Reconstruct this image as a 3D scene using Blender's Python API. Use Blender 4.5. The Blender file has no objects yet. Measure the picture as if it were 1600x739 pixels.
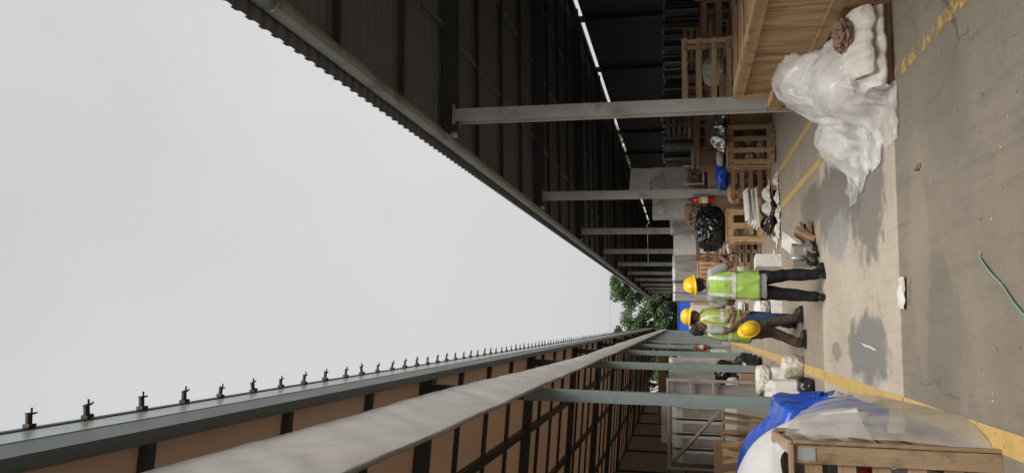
import bpy, bmesh, math, random
import numpy as np
from mathutils import Vector, Matrix, noise
R = math.radians
random.seed(7); rng = np.random.default_rng(7)
scene = bpy.context.scene
COL = scene.collection

# ------------------------------------------------------------------ camera
# The photograph was taken with the phone upright and is shown turned on its side: image right is down in the place.
cam = bpy.data.cameras.new('Camera'); cam_o = bpy.data.objects.new('Camera', cam); COL.objects.link(cam_o)
cam.sensor_fit = 'HORIZONTAL'; cam.sensor_width = 36.0; cam.lens = 27.0
cam.clip_start = 0.05; cam.clip_end = 3000
F_ = 1200.0
yu = Vector((235 - 369.5, 1066 - 800, F_)).normalized()
dn = Vector((-math.sin(.018), math.cos(.018), 0)); dn = (dn - dn.dot(yu) * yu).normalized()
xr = dn.cross(yu)
rows = (xr, yu, -dn)
r_w = Vector([a[0] for a in rows]); d_w = Vector([a[1] for a in rows]); f_w = Vector([a[2] for a in rows])
M4 = Matrix(((d_w[0], r_w[0], -f_w[0], 0), (d_w[1], r_w[1], -f_w[1], 0), (d_w[2], r_w[2], -f_w[2], 1.75), (0, 0, 0, 1)))
cam_o.matrix_world = M4
scene.camera = cam_o

# ------------------------------------------------------------------ sky, sun, exposure
SUN_EL, SUN_AZ = R(57), R(168)
w = bpy.data.worlds.new('World'); scene.world = w; w.use_nodes = True
nt = w.node_tree; nt.nodes.clear()
sky = nt.nodes.new('ShaderNodeTexSky'); sky.sky_type = 'NISHITA'; sky.sun_disc = False
sky.sun_elevation = SUN_EL; sky.sun_rotation = SUN_AZ; sky.air_density = 1.0; sky.dust_density = 4.0
hs = nt.nodes.new('ShaderNodeHueSaturation'); hs.inputs['Saturation'].default_value = .12
nt.links.new(sky.outputs[0], hs.inputs['Color'])
tcw = nt.nodes.new('ShaderNodeTexCoord'); nz = nt.nodes.new('ShaderNodeTexNoise')
nz.inputs['Scale'].default_value = 1.1; nz.inputs['Detail'].default_value = 4
nt.links.new(tcw.outputs['Generated'], nz.inputs['Vector'])
cr = nt.nodes.new('ShaderNodeValToRGB')
cr.color_ramp.elements[0].position = .3; cr.color_ramp.elements[0].color = (5.9, 6.15, 6.35, 1)
cr.color_ramp.elements[1].position = .7; cr.color_ramp.elements[1].color = (8.1, 8.1, 8.0, 1)
nt.links.new(nz.outputs['Fac'], cr.inputs['Fac'])
mx = nt.nodes.new('ShaderNodeMix'); mx.data_type = 'RGBA'; mx.inputs[0].default_value = .72
nt.links.new(hs.outputs[0], mx.inputs[6]); nt.links.new(cr.outputs[0], mx.inputs[7])
bg = nt.nodes.new('ShaderNodeBackground'); bg.inputs['Strength'].default_value = .079
nt.links.new(mx.outputs[2], bg.inputs['Color'])
ow = nt.nodes.new('ShaderNodeOutputWorld'); nt.links.new(bg.outputs[0], ow.inputs['Surface'])
sl = bpy.data.lights.new('Sun', 'SUN'); sl.energy = 4.0; sl.angle = R(48); sl.color = (1, .97, .92)
so = bpy.data.objects.new('Sun', sl); COL.objects.link(so)
sd = Vector((math.sin(SUN_AZ) * math.cos(SUN_EL), math.cos(SUN_AZ) * math.cos(SUN_EL), math.sin(SUN_EL)))
so.rotation_euler = sd.to_track_quat('Z', 'Y').to_euler(); so.location = (0, 0, 30)
vs = scene.view_settings; vs.view_transform = 'Standard'; vs.look = 'None'; vs.gamma = 1; vs.exposure = 0.42
vs.use_curve_mapping = False
scene.cycles.max_bounces = 8; scene.cycles.diffuse_bounces = 4; scene.cycles.transparent_max_bounces = 12

# ------------------------------------------------------------------ helpers: objects
def link(o, parent=None):
    COL.objects.link(o)
    if parent is not None: o.parent = parent
    return o
def tag(o, label, cat, group=None):
    o['label'] = label; o['category'] = cat
    if group: o['group'] = group
    return o
def thing(name, label, cat, loc=(0, 0, 0), rz=0, group=None):
    o = bpy.data.objects.new(name, None); o.empty_display_size = .1
    o.location = loc; o.rotation_euler = (0, 0, rz); link(o)
    return tag(o, label, cat, group)
def inst(name, me, parent=None, loc=(0, 0, 0), rot=(0, 0, 0), sc=(1, 1, 1)):
    o = bpy.data.objects.new(name, me); o.location = loc; o.rotation_euler = rot; o.scale = sc
    return link(o, parent)

class MB:
    def __init__(s): s.v = []; s.f = []
    def add(s, vs_, fs):
        n = len(s.v); s.v.extend([tuple(p) for p in vs_]); s.f.extend([tuple(i + n for i in f) for f in fs]); return s
    def box(s, c, sz, rot=None, ch=0.0):
        hx, hy, hz = sz[0] / 2, sz[1] / 2, sz[2] / 2
        c = Vector(c)
        if ch <= 0:
            vs_ = [Vector((x, y, z)) for x in (-hx, hx) for y in (-hy, hy) for z in (-hz, hz)]
            fs = [(0, 1, 3, 2), (4, 6, 7, 5), (0, 4, 5, 1), (2, 3, 7, 6), (0, 2, 6, 4), (1, 5, 7, 3)]
        else:   # long edges chamfered along the longest axis
            ax = max(range(3), key=lambda i: sz[i]); a, b = [i for i in range(3) if i != ax]
            h = (hx, hy, hz); ch = min(ch, h[a] * .5, h[b] * .5)
            prof = [(h[a] - ch, h[b]), (-h[a] + ch, h[b]), (-h[a], h[b] - ch), (-h[a], -h[b] + ch), (-h[a] + ch, -h[b]), (h[a] - ch, -h[b]), (h[a], -h[b] + ch), (h[a], h[b] - ch)]
            vs_ = []
            for e in (-h[ax], h[ax]):
                for (p, q) in prof:
                    v = [0, 0, 0]; v[ax] = e; v[a] = p; v[b] = q; vs_.append(Vector(v))
            fs = [tuple(range(8))[::-1], tuple(range(8, 16))] + [(i, (i + 1) % 8, 8 + (i + 1) % 8, 8 + i) for i in range(8)]
        if rot is not None: vs_ = [rot @ v for v in vs_]
        return s.add([v + c for v in vs_], fs)
    def beam(s, p0, p1, w_, h_, up=(0, 0, 1)):
        p0, p1 = Vector(p0), Vector(p1); d = (p1 - p0); L = d.length; d.normalize()
        u = Vector(up)
        if abs(u.dot(d)) > .98: u = Vector((1, 0, 0))
        sd_ = d.cross(u).normalized(); u = sd_.cross(d)
        rot = Matrix((sd_, d, u)).transposed()
        return s.box((p0 + p1) / 2, (w_, L, h_), rot)
    def tube(s, pts, rad, n=8, cap=True):
        pts = [Vector(p) for p in pts]; rad = rad if hasattr(rad, '__len__') else [rad] * len(pts)
        rings = []; prev = None
        for i, p in enumerate(pts):
            d = (pts[min(i + 1, len(pts) - 1)] - pts[max(i - 1, 0)]).normalized()
            a = d.cross(Vector((0, 0, 1)) if abs(d.z) < .9 else Vector((1, 0, 0))).normalized()
            if prev is not None:
                a2 = (prev - prev.dot(d) * d)
                if a2.length > 1e-4: a = a2.normalized()
            prev = a; b = d.cross(a)
            rings.append([p + (a * math.cos(t) + b * math.sin(t)) * rad[i] for t in [2 * math.pi * k / n for k in range(n)]])
        vs_ = [q for r_ in rings for q in r_]; fs = []
        for i in range(len(pts) - 1):
            for k in range(n):
                fs.append((i * n + k, i * n + (k + 1) % n, (i + 1) * n + (k + 1) % n, (i + 1) * n + k))
        if cap: fs += [tuple(range(n))[::-1], tuple(range((len(pts) - 1) * n, len(pts) * n))]
        return s.add(vs_, fs)
    def lathe(s, prof, n=20, c=(0, 0, 0), ex=1, ey=1):
        vs_ = [Vector((c[0] + r_ * math.cos(2 * math.pi * k / n) * ex, c[1] + r_ * math.sin(2 * math.pi * k / n) * ey, c[2] + z)) for r_, z in prof for k in range(n)]
        fs = [(i * n + k, i * n + (k + 1) % n, (i + 1) * n + (k + 1) % n, (i + 1) * n + k) for i in range(len(prof) - 1) for k in range(n)]
        return s.add(vs_, fs)
    def grid(s, P):   # P: array (a,b,3)
        a, b = P.shape[:2]
        return s.add(P.reshape(-1, 3).tolist(), [(i * b + j, i * b + j + 1, (i + 1) * b + j + 1, (i + 1) * b + j) for i in range(a - 1) for j in range(b - 1)])
    def mesh(s, name, m, smooth=False):
        me = bpy.data.meshes.new(name); me.from_pydata(s.v, [], s.f); me.update()
        if m is not None: me.materials.append(m)
        if smooth:
            me.polygons.foreach_set('use_smooth', [True] * len(me.polygons))
        return me
    def obj(s, name, m, parent=None, smooth=False, loc=(0, 0, 0), rot=(0, 0, 0)):
        return inst(name, s.mesh(name, m, smooth), parent, loc, rot)

def wn(v, s=1.0): return noise.noise(Vector(v) * s)

# ------------------------------------------------------------------ helpers: materials
def nodes_of(name):
    m = bpy.data.materials.new(name); m.use_nodes = True
    t = m.node_tree; return m, t, t.nodes['Principled BSDF']
def setin(n, k, v):
    if k in n.inputs: n.inputs[k].default_value = v
def mat(name, c1, c2=None, scale=4., rough=.7, metal=0., bump=0., bscale=60., stretch=(1, 1, 1), rand=0., spec=.4, detail=6., coat=0., sharp=.25, rvar=.15, dirt=None, dscale=2.2):
    m, t, b = nodes_of(name); N = t.nodes; L = t.links
    tc = N.new('ShaderNodeTexCoord'); mp = N.new('ShaderNodeMapping'); mp.inputs['Scale'].default_value = stretch
    L.new(tc.outputs['Object'], mp.inputs['Vector'])
    c2 = c2 or tuple(x * .7 for x in c1)
    oi = N.new('ShaderNodeObjectInfo')
    n1 = N.new('ShaderNodeTexNoise'); n1.inputs['Scale'].default_value = scale; n1.inputs['Detail'].default_value = detail; n1.noise_dimensions = '4D'
    mw = N.new('ShaderNodeMath'); mw.operation = 'MULTIPLY'; mw.inputs[1].default_value = 40.
    L.new(oi.outputs['Random'], mw.inputs[0]); L.new(mw.outputs[0], n1.inputs['W'])
    L.new(mp.outputs[0], n1.inputs['Vector'])
    r1 = N.new('ShaderNodeValToRGB'); r1.color_ramp.elements[0].position = .5 - sharp; r1.color_ramp.elements[1].position = .5 + sharp
    r1.color_ramp.elements[0].color = (*c2, 1); r1.color_ramp.elements[1].color = (*c1, 1)
    L.new(n1.outputs['Fac'], r1.inputs['Fac'])
    out = r1.outputs[0]
    if dirt:
        n3 = N.new('ShaderNodeTexNoise'); n3.inputs['Scale'].default_value = dscale; n3.inputs['Detail'].default_value = 8; n3.inputs['Roughness'].default_value = .7
        L.new(tc.outputs['Object'], n3.inputs['Vector'])
        r3 = N.new('ShaderNodeValToRGB'); r3.color_ramp.elements[0].position = .52; r3.color_ramp.elements[1].position = .68
        L.new(n3.outputs['Fac'], r3.inputs['Fac'])
        m3 = N.new('ShaderNodeMix'); m3.data_type = 'RGBA'; L.new(r3.outputs[0], m3.inputs[0]); L.new(out, m3.inputs[6]); m3.inputs[7].default_value = (*dirt, 1)
        out = m3.outputs[2]
    if rand > 0:
        ma = N.new('ShaderNodeMapRange'); ma.inputs[3].default_value = 1 - rand; ma.inputs[4].default_value = 1 + rand
        L.new(oi.outputs['Random'], ma.inputs[0])
        h = N.new('ShaderNodeHueSaturation'); L.new(ma.outputs[0], h.inputs['Value']); L.new(out, h.inputs['Color']); out = h.outputs[0]
    L.new(out, b.inputs['Base Color'])
    setin(b, 'Metallic', metal); setin(b, 'Specular IOR Level', spec); setin(b, 'Coat Weight', coat)
    rr = N.new('ShaderNodeMapRange'); rr.inputs[3].default_value = max(.03, rough - rvar); rr.inputs[4].default_value = min(1, rough + rvar)
    L.new(n1.outputs['Fac'], rr.inputs[0]); L.new(rr.outputs[0], b.inputs['Roughness'])
    if bump > 0:
        n2 = N.new('ShaderNodeTexNoise'); n2.inputs['Scale'].default_value = bscale; n2.inputs['Detail'].default_value = 5
        L.new(mp.outputs[0], n2.inputs['Vector'])
        bp = N.new('ShaderNodeBump'); bp.inputs['Strength'].default_value = bump; bp.inputs['Distance'].default_value = .02
        L.new(n2.outputs['Fac'], bp.inputs['Height']); L.new(bp.outputs[0], b.inputs['Normal'])
    return m
def translucent(m, amount, col):
    t = m.node_tree; N = t.nodes; L = t.links
    b = N['Principled BSDF']; o = N['Material Output']
    tr = N.new('ShaderNodeBsdfTranslucent'); tr.inputs['Color'].default_value = (*col, 1)
    mxs = N.new('ShaderNodeMixShader'); mxs.inputs[0].default_value = amount
    L.new(b.outputs[0], mxs.inputs[1]); L.new(tr.outputs[0], mxs.inputs[2]); L.new(mxs.outputs[0], o.inputs['Surface'])
    return m
def film(name, col, opacity, rough=.25, dots=False, ovar=.15, tl=.35):
    m, t, b = nodes_of(name); N = t.nodes; L = t.links; o = N['Material Output']
    b.inputs['Base Color'].default_value = (*col, 1); b.inputs['Roughness'].default_value = rough; setin(b, 'Specular IOR Level', .5)
    tr = N.new('ShaderNodeBsdfTranslucent'); tr.inputs['Color'].default_value = (*col, 1)
    m1 = N.new('ShaderNodeMixShader'); m1.inputs[0].default_value = tl
    L.new(b.outputs[0], m1.inputs[1]); L.new(tr.outputs[0], m1.inputs[2])
    tp = N.new('ShaderNodeBsdfTransparent'); m2 = N.new('ShaderNodeMixShader')
    tc = N.new('ShaderNodeTexCoord'); n1 = N.new('ShaderNodeTexNoise'); n1.inputs['Scale'].default_value = 3.; n1.inputs['Detail'].default_value = 4
    L.new(tc.outputs['Object'], n1.inputs['Vector'])
    mr = N.new('ShaderNodeMapRange'); mr.inputs[1].default_value = .3; mr.inputs[2].default_value = .7; mr.inputs[3].default_value = opacity - ovar; mr.inputs[4].default_value = min(1, opacity + ovar)
    L.new(n1.outputs['Fac'], mr.inputs[0])
    L.new(mr.outputs[0], m2.inputs[0]); L.new(tp.outputs[0], m2.inputs[1]); L.new(m1.outputs[0], m2.inputs[2]); L.new(m2.outputs[0], o.inputs['Surface'])
    n2 = N.new('ShaderNodeTexVoronoi' if dots else 'ShaderNodeTexNoise'); n2.inputs['Scale'].default_value = 85 if dots else 9
    if not dots: n2.inputs['Detail'].default_value = 4
    L.new(tc.outputs['Object'], n2.inputs['Vector'])
    bp = N.new('ShaderNodeBump'); bp.inputs['Strength'].default_value = .3; bp.inputs['Distance'].default_value = .01
    L.new(n2.outputs[0], bp.inputs['Height']); L.new(bp.outputs[0], b.inputs['Normal'])
    return m

# ------------------------------------------------------------------ helpers: draped cloth (position based, own small solver)
def drape(P, rest, colliders, steps=120, it=10, g=9.8, dt=.018, bend=.15, fr=.5, ground=0.0, pin=None, wind=None):
    a, b = P.shape[:2]; P = P.copy(); V = np.zeros_like(P); inv = np.ones((a, b, 1))
    if pin is not None: inv[pin] = 0
    rx, ry = rest; rd = math.hypot(rx, ry)
    def con(I, J, L0, k):
        d = P[J] - P[I]; l = np.linalg.norm(d, axis=-1, keepdims=True) + 1e-9
        w0, w1 = inv[I], inv[J]; c = k * (l - L0) / l * d / np.maximum(w0 + w1, 1e-9)
        P[I] += w0 * c; P[J] -= w1 * c
    S = lambda i0, i1, s_: slice(i0, i1, s_)
    cons = []
    for o in (0, 1):
        n = (a - o) // 2 * 2; cons.append(((S(o, o + n, 2), S(0, b, 1)), (S(o + 1, o + n, 2), S(0, b, 1)), rx, 1.))
        n = (b - o) // 2 * 2; cons.append(((S(0, a, 1), S(o, o + n, 2)), (S(0, a, 1), S(o + 1, o + n, 2)), ry, 1.))
    for o in (0, 1):
        n = (a - o) // 2 * 2
        cons.append(((S(o, o + n, 2), S(0, b - 1, 1)), (S(o + 1, o + n, 2), S(1, b, 1)), rd, .5))
        cons.append(((S(o, o + n, 2), S(1, b, 1)), (S(o + 1, o + n, 2), S(0, b - 1, 1)), rd, .5))
    if bend > 0:
        for o in (0, 1, 2, 3):
            n = (a - o) // 4 * 4
            if n >= 4: cons.append(((S(o, o + n, 4), S(0, b, 1)), (S(o + 2, o + n, 4), S(0, b, 1)), 2 * rx, bend))
            n = (b - o) // 4 * 4
            if n >= 4: cons.append(((S(0, a, 1), S(o, o + n, 4)), (S(0, a, 1), S(o + 2, o + n, 4)), 2 * ry, bend))
    def fix(c):
        I, J, L0, k = c
        A, B = P[I], P[J]
        return A.shape == B.shape
    cons = [c for c in cons if fix(c)]
    for st in range(steps):
        V[..., 2] -= g * dt; V *= .985
        Q = P.copy(); P += V * dt * inv
        for k in range(it):
            for c in cons: con(*c)
            for col in colliders: col(P, Q, fr)
            lo = P[..., 2] < ground + .008
            P[..., 2] = np.maximum(P[..., 2], ground + .008)
            P[..., :2] = np.where(lo[..., None], P[..., :2] + (Q[..., :2] - P[..., :2]) * fr * .5, P[..., :2])
        V = (P - Q) / dt
    return P
def c_ell(c, r):
    c = np.array(c); r = np.array(r)
    def f(P, Q, fr):
        d = (P - c) / r; l = np.linalg.norm(d, axis=-1, keepdims=True); m = l < 1
        T = c + d / np.maximum(l, 1e-6) * r
        T = T + (Q - P) * fr * .4
        P[...] = np.where(m, T, P)
    return f
def c_box(lo, hi, pad=.012):
    lo = np.array(lo) - pad; hi = np.array(hi) + pad
    def f(P, Q, fr):
        ins = np.all((P > lo) & (P < hi), axis=-1)
        if not ins.any(): return
        p = P[ins]; dl = p - lo; dh = hi - p
        D = np.concatenate([dl, dh], axis=1); D[:, 2] = 9; k = D.argmin(1)
        for ax in range(3):
            s_ = k == ax; p[s_, ax] = lo[ax]; s_ = k == ax + 3; p[s_, ax] = hi[ax]
        oth = (Q[ins] - p) * fr * .4
        for ax in range(3): oth[(k % 3) == ax, ax] = 0
        P[ins] = p + oth
    return f
def smooth_mod(o, lv=1):
    md = o.modifiers.new('sub', 'SUBSURF'); md.levels = lv; md.render_levels = lv
def thick(o, t=.003):
    md = o.modifiers.new('sol', 'SOLIDIFY'); md.thickness = t; md.offset = 0

def crumple(name, m, r, parent=None, loc=(0, 0, 0), rz=0, sub=4, amp=.18, fs=3., seed=0, flat=.0, power=2.6, ridge=True):
    # a crumpled bag: a superellipsoid with ridged creases, flat at the base
    sub = max(sub, 4); fs *= 1.35
    crisp = m is M['card_dark']
    bm = bmesh.new(); bmesh.ops.create_icosphere(bm, subdivisions=sub, radius=1)
    off = Vector((seed * 3.7, seed * 1.3, seed * 7.1))
    for v in bm.verts:
        n = v.co.normalized(); d = (abs(n.x) ** power + abs(n.y) ** power + abs(n.z) ** power) ** (-1 / power)
        k = 0
        for o_, a_ in ((1, .55), (2.1, .3), (4.3, .15)):
            q = noise.noise(n * fs * o_ + off); k += a_ * (1 - 2.4 * abs(q) if ridge else q)
        p = n * d * (1 + amp * (k - .3))
        p = Vector((p.x * r[0], p.y * r[1], (p.z + 1) * r[2]))
        if p.z < .02: p.z = .004
        v.co = p
    me = bpy.data.meshes.new(name); bm.to_mesh(me); bm.free(); me.materials.append(m)
    me.polygons.foreach_set('use_smooth', [not crisp] * len(me.polygons))
    return inst(name, me, parent, loc, (0, 0, rz))

# ------------------------------------------------------------------ materials
def concrete(name, c1, c2, dark, spots=(), rough=.75):
    """Worn concrete; spots are spills with a shape of their own: (x, y, rx, ry, colour, strength, gloss)."""
    m, t, b = nodes_of(name); N = t.nodes; L = t.links
    tc = N.new('ShaderNodeTexCoord'); V = tc.outputs['Object']
    def noi(s_, d, r_=.6):
        n = N.new('ShaderNodeTexNoise'); n.inputs['Scale'].default_value = s_; n.inputs['Detail'].default_value = d; n.inputs['Roughness'].default_value = r_
        L.new(V, n.inputs['Vector']); return n.outputs['Fac']
    def ramp(i, p0, p1):
        r_ = N.new('ShaderNodeValToRGB'); r_.color_ramp.elements[0].position = p0; r_.color_ramp.elements[1].position = p1
        L.new(i, r_.inputs['Fac']); return r_.outputs[0]
    def mix(f, a, b_):
        x = N.new('ShaderNodeMix'); x.data_type = 'RGBA'
        if isinstance(f, float): x.inputs[0].default_value = f
        else: L.new(f, x.inputs[0])
        for i, q in ((6, a), (7, b_)):
            if isinstance(q, tuple): x.inputs[i].default_value = (*q, 1)
            else: L.new(q, x.inputs[i])
        return x.outputs[2]
    def mul(a, k):
        x = N.new('ShaderNodeMath'); x.operation = 'MULTIPLY'; L.new(a, x.inputs[0])
        if isinstance(k, float): x.inputs[1].default_value = k
        else: L.new(k, x.inputs[1])
        return x.outputs[0]
    c = mix(ramp(noi(.9, 6), .35, .65), c2, c1)
    c = mix(mul(ramp(noi(2.3, 9, .72), .5, .72), .55), c, dark)
    c = mix(mul(ramp(noi(38, 4, .7), .35, .8), .45), c, tuple(x * 1.25 for x in c1))
    c = mix(mul(ramp(noi(140, 2, .7), .58, .72), .5), c, tuple(x * .45 for x in dark))
    # scuffs along the aisle
    mp = N.new('ShaderNodeMapping'); mp.inputs['Scale'].default_value = (9, .6, 1); L.new(V, mp.inputs['Vector'])
    n = N.new('ShaderNodeTexNoise'); n.inputs['Scale'].default_value = 1.6; n.inputs['Detail'].default_value = 7; L.new(mp.outputs[0], n.inputs['Vector'])
    c = mix(mul(ramp(n.outputs['Fac'], .52, .75), .35), c, dark)
    mp2 = N.new('ShaderNodeMapping'); mp2.inputs['Scale'].default_value = (.5, 10, 1); L.new(V, mp2.inputs['Vector'])
    n5 = N.new('ShaderNodeTexNoise'); n5.inputs['Scale'].default_value = 1.5; n5.inputs['Detail'].default_value = 6; L.new(mp2.outputs[0], n5.inputs['Vector'])
    c = mix(mul(ramp(n5.outputs['Fac'], .45, .75), .22), c, c2)
    vo = N.new('ShaderNodeTexVoronoi'); vo.feature = 'DISTANCE_TO_EDGE'; vo.inputs['Scale'].default_value = .42
    ns = N.new('ShaderNodeTexNoise'); ns.inputs['Scale'].default_value = 2.6; ns.inputs['Detail'].default_value = 8; L.new(V, ns.inputs['Vector'])
    va = N.new('ShaderNodeVectorMath'); va.operation = 'MULTIPLY_ADD'; L.new(ns.outputs['Color'], va.inputs[0]); va.inputs[1].default_value = (.6, .6, 0); L.new(V, va.inputs[2]); L.new(va.outputs[0], vo.inputs['Vector'])
    ck = N.new('ShaderNodeMapRange'); ck.inputs[1].default_value = .0; ck.inputs[2].default_value = .006; ck.inputs[3].default_value = .75; ck.inputs[4].default_value = 0; L.new(vo.outputs['Distance'], ck.inputs[0])
    c = mix(mul(ck.outputs[0], ramp(noi(.6, 2), .5, .6)), c, tuple(x * .4 for x in dark))
    c = mix(mul(ramp(noi(7, 8, .75), .6, .75), .5), c, tuple(x * .7 for x in dark))
    rg = None
    sx = N.new('ShaderNodeSeparateXYZ'); L.new(V, sx.inputs[0])
    for (x, y, rx, ry, cc, st, gl) in spots:
        def ax(o_, c0, r0, sc_, amp_):
            a = N.new('ShaderNodeMath'); a.operation = 'SUBTRACT'; L.new(sx.outputs[o_], a.inputs[0]); a.inputs[1].default_value = c0
            d = N.new('ShaderNodeMath'); d.operation = 'DIVIDE'; L.new(a.outputs[0], d.inputs[0]); d.inputs[1].default_value = r0
            p = N.new('ShaderNodeMath'); p.operation = 'POWER'; L.new(d.outputs[0], p.inputs[0]); p.inputs[1].default_value = 2; return p.outputs[0]
        s1 = N.new('ShaderNodeMath'); s1.operation = 'ADD'; L.new(ax(0, x, rx, 0, 0), s1.inputs[0]); L.new(ax(1, y, ry, 0, 0), s1.inputs[1])
        wob = N.new('ShaderNodeMath'); wob.operation = 'MULTIPLY_ADD'; L.new(noi(3.1 + x, 7, .65), wob.inputs[0]); wob.inputs[1].default_value = 2.8; L.new(s1.outputs[0], wob.inputs[2])
        k = N.new('ShaderNodeMapRange'); k.inputs[1].default_value = 2.0; k.inputs[2].default_value = 2.5; k.inputs[3].default_value = st; k.inputs[4].default_value = 0
        L.new(wob.outputs[0], k.inputs[0])
        c = mix(k.outputs[0], c, cc)
        if gl:
            q = mul(k.outputs[0], gl)
            if rg is None: rg = q
            else:
                a = N.new('ShaderNodeMath'); a.operation = 'MAXIMUM'; L.new(rg, a.inputs[0]); L.new(q, a.inputs[1]); rg = a.outputs[0]
    L.new(c, b.inputs['Base Color'])
    if rg is not None:
        a = N.new('ShaderNodeMath'); a.operation = 'SUBTRACT'; a.inputs[0].default_value = rough; L.new(rg, a.inputs[1]); L.new(a.outputs[0], b.inputs['Roughness'])
    else: b.inputs['Roughness'].default_value = rough
    setin(b, 'Specular IOR Level', .35)
    bp = N.new('ShaderNodeBump'); bp.inputs['Strength'].default_value = .35; bp.inputs['Distance'].default_value = .006
    L.new(noi(90, 6, .7), bp.inputs['Height']); L.new(bp.outputs[0], b.inputs['Normal'])
    return m
M = {}
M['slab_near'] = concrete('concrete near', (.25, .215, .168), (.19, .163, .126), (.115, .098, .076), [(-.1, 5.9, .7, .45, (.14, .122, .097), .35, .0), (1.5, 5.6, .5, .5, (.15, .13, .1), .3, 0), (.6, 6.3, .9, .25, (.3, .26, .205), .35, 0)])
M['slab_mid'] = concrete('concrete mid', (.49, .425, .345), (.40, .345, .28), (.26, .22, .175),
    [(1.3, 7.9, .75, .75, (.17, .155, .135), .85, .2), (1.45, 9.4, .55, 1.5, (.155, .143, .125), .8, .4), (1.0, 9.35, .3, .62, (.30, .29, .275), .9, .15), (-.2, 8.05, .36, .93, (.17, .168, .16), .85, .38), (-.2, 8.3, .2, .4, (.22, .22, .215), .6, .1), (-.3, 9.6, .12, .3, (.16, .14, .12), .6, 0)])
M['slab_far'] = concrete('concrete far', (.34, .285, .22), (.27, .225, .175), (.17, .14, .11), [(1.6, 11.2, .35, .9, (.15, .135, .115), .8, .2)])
M['soil'] = mat('dusty soil', (.22, .19, .15), (.13, .11, .085), 1.2, .95, bump=.3)
M['joint'] = mat('joint filler', (.05, .045, .04), None, 20, .9)
def worn_paint(name, c1, wear):
    m = mat(name, c1, tuple(x * .72 for x in c1), 6, .65, bump=.15)
    t = m.node_tree; N = t.nodes; L = t.links; b = N['Principled BSDF']
    tc = N.new('ShaderNodeTexCoord'); n = N.new('ShaderNodeTexNoise'); n.inputs['Scale'].default_value = 9; n.inputs['Detail'].default_value = 9; n.inputs['Roughness'].default_value = .72
    L.new(tc.outputs['Object'], n.inputs['Vector'])
    mr = N.new('ShaderNodeMapRange'); mr.inputs[1].default_value = wear - .05; mr.inputs[2].default_value = wear + .07; L.new(n.outputs['Fac'], mr.inputs[0])
    L.new(mr.outputs[0], b.inputs['Alpha']); return m
M['yellow'] = worn_paint('worn yellow paint', (.62, .42, .15), .33)
M['yellow_worn'] = worn_paint('very worn yellow paint', (.57, .39, .14), .50)
M['steel_r'] = mat('grey painted steel', (.42, .405, .37), (.33, .315, .285), 3, .5, bump=.05, dirt=(.2, .17, .14), dscale=1.4)
M['steel_l'] = mat('grey green painted steel', (.235, .28, .265), (.19, .23, .215), 3, .5, bump=.05, dirt=(.14, .15, .14), dscale=1.2)
M['steel_d'] = mat('dark steel', (.05, .05, .05), (.035, .035, .036), 3, .55)
M['roof_r'] = mat('dull roof sheet', (.17, .17, .182), (.14, .14, .15), 1.1, .6, stretch=(.3, 3, 1), metal=.0)
M['wall_r'] = mat('dark wall sheet', (.10, .10, .105), (.075, .076, .08), 1.2, .5)
M['gutter'] = mat('weathered gutter', (.33, .34, .29), (.22, .225, .19), 2.5, .5, dirt=(.12, .115, .09))
M['brown_sheet'] = translucent(mat('brown fibreglass sheet', (.58, .475, .385), (.49, .395, .315), .9, .45, stretch=(.6, 3, 1), rand=.13), .45, (.40, .305, .235))
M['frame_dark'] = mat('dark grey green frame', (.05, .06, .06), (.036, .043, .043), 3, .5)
M['fascia'] = mat('slate green fascia', (.085, .105, .105), (.065, .08, .08), 2, .45)
M['flash'] = mat('flashing', (.42, .47, .45), (.3, .34, .33), 3, .3, metal=.3)
M['rust'] = mat('rusty bolt', (.07, .045, .035), (.035, .028, .025), 30, .8)
M['wall_l'] = mat('olive wall panel', (.30, .255, .20), (.22, .185, .145), 1.0, .7)
M['curtain'] = translucent(mat('white tarpaulin', (.86, .83, .79), (.78, .75, .70), 1.2, .5, bump=.5, bscale=3.2, stretch=(1, 2.6, 1.0), dirt=(.68, .64, .58), dscale=.8), .38, (.82, .78, .72))
M['hem'] = mat('tarpaulin hem', (.36, .34, .31), None, 5, .6)
def wood(name, c1, c2, rand=.2, dirt=None):
    return mat(name, c1, c2, 4., .75, bump=.35, bscale=20, stretch=(.35, 3.2, 3.2), rand=rand, detail=8, spec=.25, dirt=dirt, dscale=4)
M['wood'] = wood('pine board', (.56, .37, .205), (.36, .22, .115), .22, (.2, .12, .065))
M['wood_pale'] = wood('pale pine board', (.64, .46, .28), (.46, .31, .175), .18, (.25, .16, .09))
M['crate_wood'] = wood('weathered crate wood', (.40, .285, .18), (.25, .17, .10), .2, (.15, .105, .07))
M['wood_dark'] = wood('old brown board', (.32, .2, .12), (.18, .11, .065), .25)
M['wood_grey'] = wood('old grey pallet wood', (.2, .15, .105), (.12, .09, .065), .25)  # darkest, greyest of the board colours, for old pallets and crates
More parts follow.
